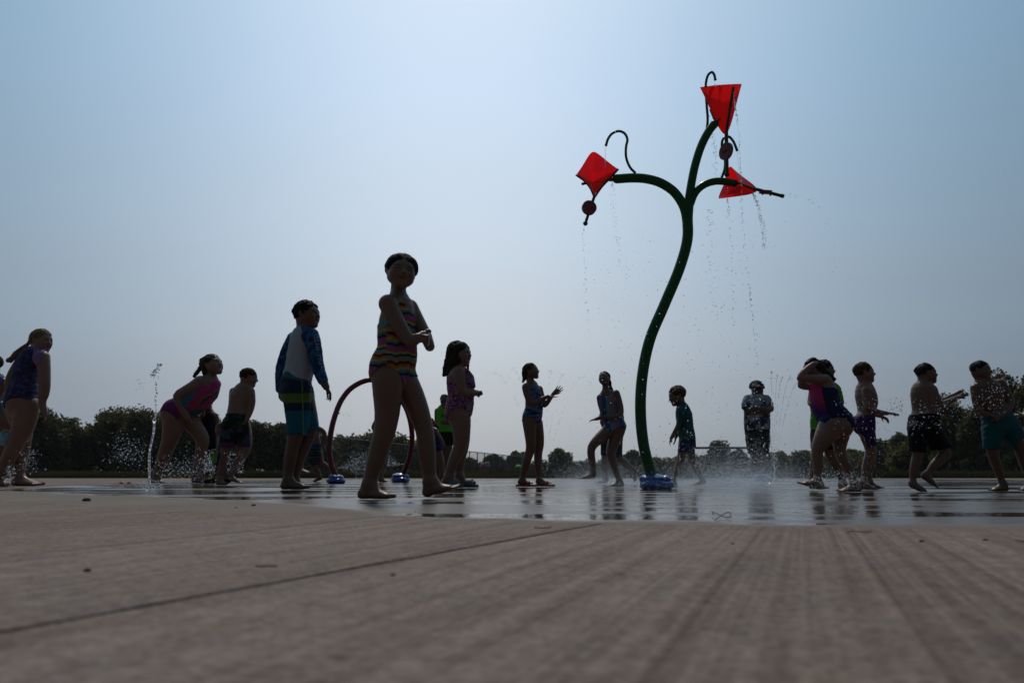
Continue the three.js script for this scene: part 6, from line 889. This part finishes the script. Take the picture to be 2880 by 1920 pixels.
// a lumpy rope of water meshed from overlapping beads
function rope(name, label, group, list, noisy = 0.002, parent, at0) {
  const prims = [], o = at0 ?? list[0][0][0].clone(); for (const run of list) for (let i = 1; i < run.length; i++) { const A = run[i - 1][0].clone().sub(o), B = run[i][0].clone().sub(o), a = A.toArray(), ba = B.sub(A).toArray(); prims.push({ t: 0, a, ba, inv: 1 / Math.max(1e-9, vdot(ba, ba)), ra: run[i - 1][1], rb: run[i][1], k: 0.006, wa: 1, wb: 1, g: 'water' }); }
  const g = polygonise(prims, 0.0032, { noise: (x, y, z) => noisy * noise(x * 55, y * 40, z * 55) + noisy * 0.8 * noise(x * 130, y * 90, z * 130) });
  const m = mesh(name, g, water, parent); m.position.copy(parent ? V(0, 0, 0) : o); if (!parent) tag(m, label, 'water', group); return m;
}
{ // the single jet on the left
  const r = mulberry(9), d = groundDepth(1384), P = crop(...cropA)(d), o = at(0 + 1160 * cropA[2], 1384, d); o.y = 0;
  const t = thing('water_jet', 'single upright jet of water between the girl in purple and the bending girl', 'water jet', o);
  const line = []; for (let i = 0; i <= 46; i++) { const k = i / 46, x = lerp(1158, 1212, k) + 8 * Math.sin(k * 9) , y = lerp(1452, 895, k); line.push([P(x, y, 4 * Math.sin(k * 13)), 0.0055 + 0.0028 * r() + (k > 0.96 ? 0.006 : 0)]); }
  rope('stream', '', null, [line], 0.0025, t, o);
  const beads = []; for (let y = 880, x = 1218; y > 600; y -= 9 + r() * 9) { x += (r() - 0.35) * 4; const c = P(x + (r() - 0.5) * 10, y, (r() - 0.5) * 10); beads.push([c, 0.004 + r() * 0.004], [c.clone().add(V(0.002, 0.008 * r(), 0)), 0.003 + r() * 0.003]); }
  rope('bead', '', null, beads.map((b, i) => [b, beads[(i + 1) % beads.length]]).filter((_, i) => i % 2 === 0), 0.0015, t, o).userData.kind = 'stuff';
  const blob = []; for (let i = 0; i < 30; i++) { const k = r(), x = lerp(1200, 1268, k) + gauss(r) * 16, y = lerp(548, 462, k) + gauss(r) * 20; const a = P(x, y, gauss(r) * 24), b = P(x + gauss(r) * 18, y + gauss(r) * 18, gauss(r) * 24); blob.push([[a, 0.0035 + r() * 0.0045], [b, 0.0025 + r() * 0.004]]); }
  blob.push([[P(1205, 560), 0.004], [P(1206, 585), 0.003]], [[P(1248, 555), 0.004], [P(1244, 580), 0.003]]);
  rope('crest', '', null, blob, 0.002, t, o);
}
{
  const r = mulberry(21), list = [], put = (x, y, d, s, st) => list.push([at(x, Math.min(y, 1378), d), s, st]);
  for (let i = 0; i < 620; i++) put(520 + gauss(r) * 95, 1318 + gauss(r) * 44, 7.9 + gauss(r) * 0.6, 0.0014 + r() ** 3 * 0.0042);
  for (let i = 0; i < 340; i++) put(362 + gauss(r) * 58, 1272 + gauss(r) * 48, 7.8 + gauss(r) * 0.4, 0.0013 + r() ** 3 * 0.004);
  for (let i = 0; i < 420; i++) { const k = r(); put(425 + gauss(r) * 45, 1376 - r() ** 2 * 26, 7.4 + gauss(r) * 0.3, 0.0015 + r() ** 2 * 0.0036); }
  for (let i = 0; i < 26; i++) put(395 + gauss(r) * 18, 1085 + gauss(r) * 30, 7.4, 0.002 + r() ** 2 * 0.003);
  drops('splash_drops', 'drops splashed up round the legs of the bending girl in pink and the single jet', 'water drops', list);
  const l2 = []; for (let i = 0; i < 330; i++) { const side = r() < 0.5; l2.push([at(side ? 28 + gauss(r) * 16 : 82 + gauss(r) * 26, Math.min(1366, side ? 1335 + gauss(r) * 28 : 1288 + gauss(r) * 40), 7.4 + gauss(r) * 0.4), 0.0014 + r() ** 2 * 0.003]); }
  drops('splash_drops', 'drops splashed up by the feet of the girl in purple', 'water drops', l2);
  const l3 = []; for (let i = 0; i < 380; i++) { const k = r(), a = k * 3.14, side = r() < 0.5; l3.push([at((side ? 662 : 588) + (side ? 22 : 14) * Math.cos(a) * (0.7 + 0.4 * r()) + gauss(r) * 3, 1272 + 60 * r() ** 0.7 - 8 * Math.sin(a) + gauss(r) * 4, 8.9 + gauss(r) * 0.2), 0.003 + r() ** 2 * 0.0035]); }
  drops('splash_drops', 'low fountain of drops falling behind the boy in dark patterned shorts', 'water drops', l3);
}
{ // mist from the arch
  const r = mulberry(31), list = [];
  const cone = (o, dx, n, len, a0, a1) => { for (let i = 0; i < n; i++) { const a = lerp(a0, a1, 0.5 + gauss(r) * 0.36), b = gauss(r) * 0.5, L = len * r() ** 0.55 * (0.75 + 0.35 * r()), c = Math.cos(b); list.push([o.clone().add(V(dx * Math.cos(a) * c * L, Math.sin(a) * c * L - 0.22 * L * L, Math.sin(b) * L)), 0.0012 + r() ** 4 * 0.0034]); } };
  cone(ARCH.left, 1, 1150, 0.56, -0.5, 1.05); cone(ARCH.right, -1, 900, 0.5, -0.5, 1.0); cone(ARCH.side, 1, 50, 0.2, -0.6, 0.2);
  drops('spray_mist', 'fine spray shot inwards by the two feet of the red arch', 'water spray', list.filter((d) => d[0].y > 0.004));
}
const P7 = (x, y, dz = 0) => at(x, y, FLOWER_D + dz);
{ // streams from the spouts into the buckets
  const s = (label, a, b, ra, rb, dz) => { const line = []; for (let i = 0; i <= 14; i++) { const k = i / 14; line.push([a.clone().lerp(b, k).add(V(0.002 * Math.sin(i * 1.7), 0, 0)), lerp(ra, rb, k)]); } rope('water_stream', label, 'streams falling from the spouts of the green flower', [line], 0.0008); };
  s('thin stream from the left spout falling into the upturned left bucket', G(337, 748), G(332, 1010, 0), 0.004, 0.0026); s('short stream from the top spout into the upright red bucket', G(1345, 148, -25), G(1352, 330, -22), 0.0055, 0.004); s('stream from the right spout falling onto the emptying right bucket', G(1545, 792, 0), G(1576, 1060, 10), 0.004, 0.0035);
  const r = mulberry(44), list = [];
  const trail = (pts, n, spread, s0, s1) => { const c = new THREE.CatmullRomCurve3(pts); for (let i = 0; i < n; i++) { const k = r(); list.push([c.getPoint(k).add(V(gauss(r) * spread * (0.3 + k), gauss(r) * 0.02, gauss(r) * spread)), s0 + r() ** 2 * s1, 1.2]); } };
  trail([G(1512, 245, 160), G(1535, 420, 170), G(1552, 560, 170), G(1570, 800, 170), G(1580, 1000, 170), G(1592, 1400, 170), G(1640, 1900, 170), G(1690, 2300, 170), G(1735, 2760, 160)], 190, 0.012, 0.003, 0.004);
  trail([G(1455, 1040, 10), G(1458, 1230, 10), G(1470, 1400, 10), G(1500, 1800, 10), G(1520, 2400, 10)], 80, 0.015, 0.003, 0.004);
  trail([G(1690, 1185, 60), G(1730, 1280, 60), G(1760, 1400, 60), G(1785, 1520, 60), G(1800, 1700, 60)], 240, 0.022, 0.0022, 0.004);
  trail([G(1290, 470, -40), G(1310, 580, -40), G(1330, 700, -40), G(1350, 850, -40), G(1370, 1100, -40)], 120, 0.028, 0.0026, 0.0045);
  trail([G(1290, 1250, 0), G(1300, 1500, 0), G(1330, 1900, 0), G(1380, 2500, 0)], 70, 0.06, 0.003, 0.004);
  trail([G(1975, 1208), G(2040, 1208), G(2120, 1215), G(2280, 1300), G(2400, 1500), G(2430, 2000)], 50, 0.03, 0.002, 0.003);
  trail([G(145, 1490), G(130, 1560), G(140, 1750), G(160, 2100), G(185, 2500)], 60, 0.012, 0.002, 0.0032);
  trail([G(400, 1090), G(405, 1200), G(420, 1450), G(450, 1650), G(520, 1950)], 110, 0.045, 0.002, 0.0035);
  for (let i = 0; i < 620; i++) list.push([P7(2010 + (r() - 0.5) * 640 * (0.4 + 0.6 * r()), 600 + r() ** 0.8 * 700, gauss(r) * 0.6), 0.0018 + r() ** 2.5 * 0.0042]);
  for (let i = 0; i < 170; i++) list.push([P7(1720 + gauss(r) * 110, 700 + r() * 560, gauss(r) * 0.5), 0.0016 + r() ** 2 * 0.003]);
  drops('falling_drops', 'drops raining from the red buckets round the green flower', 'water drops', list);
}
{ // splash and mist at the flower's foot
  const r = mulberry(55), list = [];
  for (let i = 0; i < 13000; i++) { const x = 2060 + gauss(r) * 190, hgt = -Math.log(1 - r() * 0.98) * 0.1, d = 6.3 + r() * 3.4, p = at(x, 1325, d); p.y = 0.004 + hgt * (0.7 + 0.6 * r()); list.push([p, 0.0008 + r() ** 5 * 0.0032]); }
  for (let i = 0; i < 3600; i++) { const x = 1700 + gauss(r) * 120, d = 8.4 + r() * 3, p = at(x, 1325, d); p.y = 0.004 - Math.log(1 - r() * 0.98) * 0.085; list.push([p, 0.0011 + r() ** 4 * 0.003]); }
  for (let i = 0; i < 80000; i++) { const left = r() < 0.25, x = left ? 1690 + gauss(r) * 130 : 2070 + gauss(r) * 230, d = 6.4 + r() * 4.2, p = at(x, 1325, d); p.y = 0.004 - Math.log(1 - r() * 0.985) * (left ? 0.09 : 0.12); list.push([p, 0.0006 + r() * 0.0007]); }
  drops('splash_mist', 'mist and splash hanging over the wet pad behind and right of the green flower', 'water spray', list);
}
{ // fans of thin jets
  const r = mulberry(66); let list = [];
  const fan = (bx, by, d, tips, n, wob, s0 = 0.0016) => { const B = at(bx, by, d); for (const [tx, ty, fall] of tips) { const T = at(tx, ty, d + gauss(r) * 0.25), nn = n; for (let i = 0; i < nn; i++) { const k = r() ** 0.8, rise = 1 - (1 - k) ** 1.7, p = V(lerp(B.x, T.x, k), lerp(B.y, T.y, rise), lerp(B.z, T.z, k)); const w = wob * (0.15 + k); list.push([p.add(V(gauss(r) * w, gauss(r) * w, gauss(r) * w)), s0 + r() ** 2 * 0.0028, 1.3]); } for (let i = 0; i < nn * (fall ?? 0.4); i++) { const k = r(); list.push([V(T.x + (T.x - B.x) * 0.45 * k + gauss(r) * wob * 2.4, T.y - (T.y - B.y) * k * k * 0.8, T.z + gauss(r) * wob * 2), s0 + r() ** 2 * 0.0024]); } } };
  fan(1532, 1345, 9.8, [[1385, 1048, 0.7], [1440, 1035, 0.5], [1550, 1040, 0.4], [1585, 1050, 0.6], [1640, 1060, 0.9]], 105, 0.024, 0.0012);
  drops('fountain_jets', 'thin rising jets of drops behind the girl in the blue swimsuit', 'water jet', list); list = [];
  fan(2178, 1343, 9.6, [[2170, 1045, 0.2], [2188, 1055, 0.2], [2202, 1060, 0.2], [2225, 1060, 0.5], [2250, 1070, 0.5], [2165, 1220, 0.1]], 170, 0.008);
  for (let i = 0; i < 110; i++) list.push([at(2118 + gauss(r) * 24, 1060 + r() * 240, 11), 0.002 + r() ** 2 * 0.0034]);
  drops('fountain_jets', 'thin rising jets of drops beside the man in the white shirt', 'water jet', list);
}
{ // drops thrown between the boys on the right
  const r = mulberry(88), list = [];
  for (let i = 0; i < 250; i++) list.push([at(2420 + (r() - 0.5) * 150 + gauss(r) * 20, 1120 + r() * 240, 5.7 + gauss(r) * 0.25), 0.0016 + r() ** 2 * 0.0021]);
  for (let i = 0; i < 290; i++) { const k = r(); list.push([at(lerp(2560, 2820, k) + gauss(r) * 26, lerp(1180, 1110, k) + gauss(r) * 50, 5.5 + gauss(r) * 0.25), 0.0017 + r() ** 2 * 0.002]); }
  for (let i = 0; i < 70; i++) list.push([at(2520 + gauss(r) * 26, 1150 + gauss(r) * 26, 5.6), 0.002 + r() ** 2 * 0.0026]);
  for (let i = 0; i < 900; i++) list.push([at(2360 + gauss(r) * 75, Math.min(1383, 1352 + gauss(r) * 26), 5.7 + gauss(r) * 0.25), 0.0011 + r() ** 3 * 0.0026]);
  drops('flying_drops', 'drops kicked and thrown up between the children on the right', 'water drops', list.filter((d) => d[0].y > 0.003));
}
// ---------------------------------------------------------------- small things on the ground
{
  const d = groundDepth(1359), u = d / FS, mk = (name, label, x, color, flip) => { const p = at(x, 1359, d), g = new THREE.SphereGeometry(1, 24, 16), q = g.attributes.position; for (let i = 0; i < q.count; i++) { const X = q.getX(i), k = X > 0.55 ? 1 - (X - 0.55) * 1.2 : 1; q.setXYZ(i, X * 6.5 * u, Math.max(-0.5, q.getY(i)) * 3.4 * u * k + 1.6 * u, q.getZ(i) * 3.6 * u * k); } g.computeVertexNormals(); const s = new THREE.Shape([[-5, 1.6], [-8.4, 5.4], [-7.2, 1.8], [-8.6, -1]].map(([a, b]) => new THREE.Vector2(a * u, b * u))), tail = new THREE.ExtrudeGeometry(s, { depth: 1.6 * u, bevelEnabled: false }); tail.translate(0, 0, -0.8 * u); const t = thing(name, label, 'toy', V(p.x, 0, p.z)); t.rotation.y = flip; const m = std(color, 0.4, { clearcoat: 0.4 }); mesh('body', g, m, t); mesh('tail', tail, m, t); const fin = bar(V(0, 3.8 * u, 0), V(-1.5 * u, 6.4 * u, 0), 1.6 * u, 0.5 * u, 8); mesh('fin', fin, m, t); };
  mk('toy_fish', 'small orange toy lying in the puddle left of the single jet', 342, C(0.6, 0.14, 0.01), 0); mk('toy_fish', 'small red brown toy lying in the puddle beside the orange toy', 362, C(0.24, 0.05, 0.025), 2.6);
}
{
  const twigMat = std(C(0.05, 0.03, 0.02), 0.9), ground = (x, y) => { const d = groundDepth(y); return at(x, y, d).setY(0); };
  const twig = (label, lines, r, mat = twigMat) => { const o = ground(lines[0][0][0], lines[0][0][1]); tag(mesh('twig', mergeGeometries(lines.map((l) => tube(l.map(([x, y, h = 0.002]) => ground(x, y).setY(h).sub(o)), r, 14, 6))), mat), label, 'twig').position.copy(o); };
  twig('crossed brown twigs lying on the wet pad near the edge', [[[2003, 1447, 0.012], [2022, 1454, 0.009], [2040, 1457, 0.004], [2056, 1460, 0.008]], [[2012, 1464, 0.003], [2030, 1455, 0.008], [2050, 1449, 0.012], [2054, 1453, 0.011], [2056, 1460, 0.007]], [[2003, 1449, 0.01], [2008, 1452, 0.006]]], 0.0016);
  const straw = std(C(0.16, 0.1, 0.06), 0.9);
  twig('thin straw lying on the dry concrete left of the long joint', [[[718, 1593], [745, 1594], [780, 1594]]], 0.0012, straw); twig('curved straw lying on the dry concrete below the boys on the right', [[[2382, 1498], [2400, 1495], [2430, 1497], [2450, 1495]]], 0.0011, straw); twig('pale straw on the dry concrete at the right edge of the picture', [[[2856, 1519], [2868, 1522], [2882, 1524]]], 0.0013, straw);
  twig('tiny upright grass blade at the rim of the wet pad below the striped girl', [[[1166, 1452, 0.001], [1168, 1448, 0.008], [1167, 1445, 0.014]]], 0.0009, std(C(0.12, 0.13, 0.05), 0.9)); twig('short straws on the dry concrete right of the long joint\'s upper end', [[[1502, 1484], [1530, 1486], [1552, 1483]]], 0.0012, straw);
  const r = mulberry(3), stone = (label, x, y, s, flatness, col, name, cat) => { const p = ground(x, y), g = new THREE.IcosahedronGeometry(1, 2), q = g.attributes.position; for (let i = 0; i < q.count; i++) { const v = V().fromBufferAttribute(q, i), k = 1 + 0.35 * noise(v.x * 1.6 + x, v.y * 1.6, v.z * 1.6); q.setXYZ(i, v.x * s * k * 1.3, Math.max(-0.4, v.y * k) * s * flatness, v.z * s * k); } g.computeVertexNormals(); tag(mesh(name, g, std(col, 0.9)), label, cat).position.copy(p.setY(s * flatness * 0.35)); };
  stone('curled dark leaf on the dry concrete below the single jet', 243, 1408, 0.016, 0.75, C(0.025, 0.02, 0.016), 'dead_leaf', 'leaf'); stone('small dark leaf crumb on the damp rim below the boy in the rash guard', 713, 1421, 0.008, 0.7, C(0.03, 0.022, 0.015), 'dead_leaf', 'leaf');
  stone('dark pebble on the near dry concrete at the left', 245, 1606, 0.0046, 0.8, C(0.03, 0.027, 0.025), 'pebble', 'pebble'); stone('tiny pebble on the near dry concrete just right of the long joint', 1106, 1617, 0.0032, 0.7, C(0.05, 0.045, 0.04), 'pebble', 'pebble'); stone('dark pebble on the dry concrete below the boy in teal shorts', 2592, 1523, 0.0042, 0.8, C(0.04, 0.035, 0.03), 'pebble', 'pebble');
  stone('grey pebble on the dry concrete near the right edge of the picture', 2771, 1519, 0.0046, 0.6, C(0.06, 0.05, 0.045), 'pebble', 'pebble'); stone('tiny crumb on the damp rim left of the dark leaf crumb', 664, 1427, 0.004, 0.6, C(0.04, 0.03, 0.025), 'pebble', 'pebble'); stone('small pebble on the wet pad in front of the blue footing of the flower', 1813, 1416, 0.006, 0.7, C(0.02, 0.02, 0.02), 'pebble', 'pebble'); stone('pebble on the dry concrete below the crossed twigs', 2061, 1529, 0.003, 0.7, C(0.07, 0.06, 0.05), 'pebble', 'pebble');
}
// summer haze: the far trees fade a little
scene.fog = new THREE.FogExp2(C(0.8, 0.84, 0.9), 0.00028);
renderer.render(scene, camera);
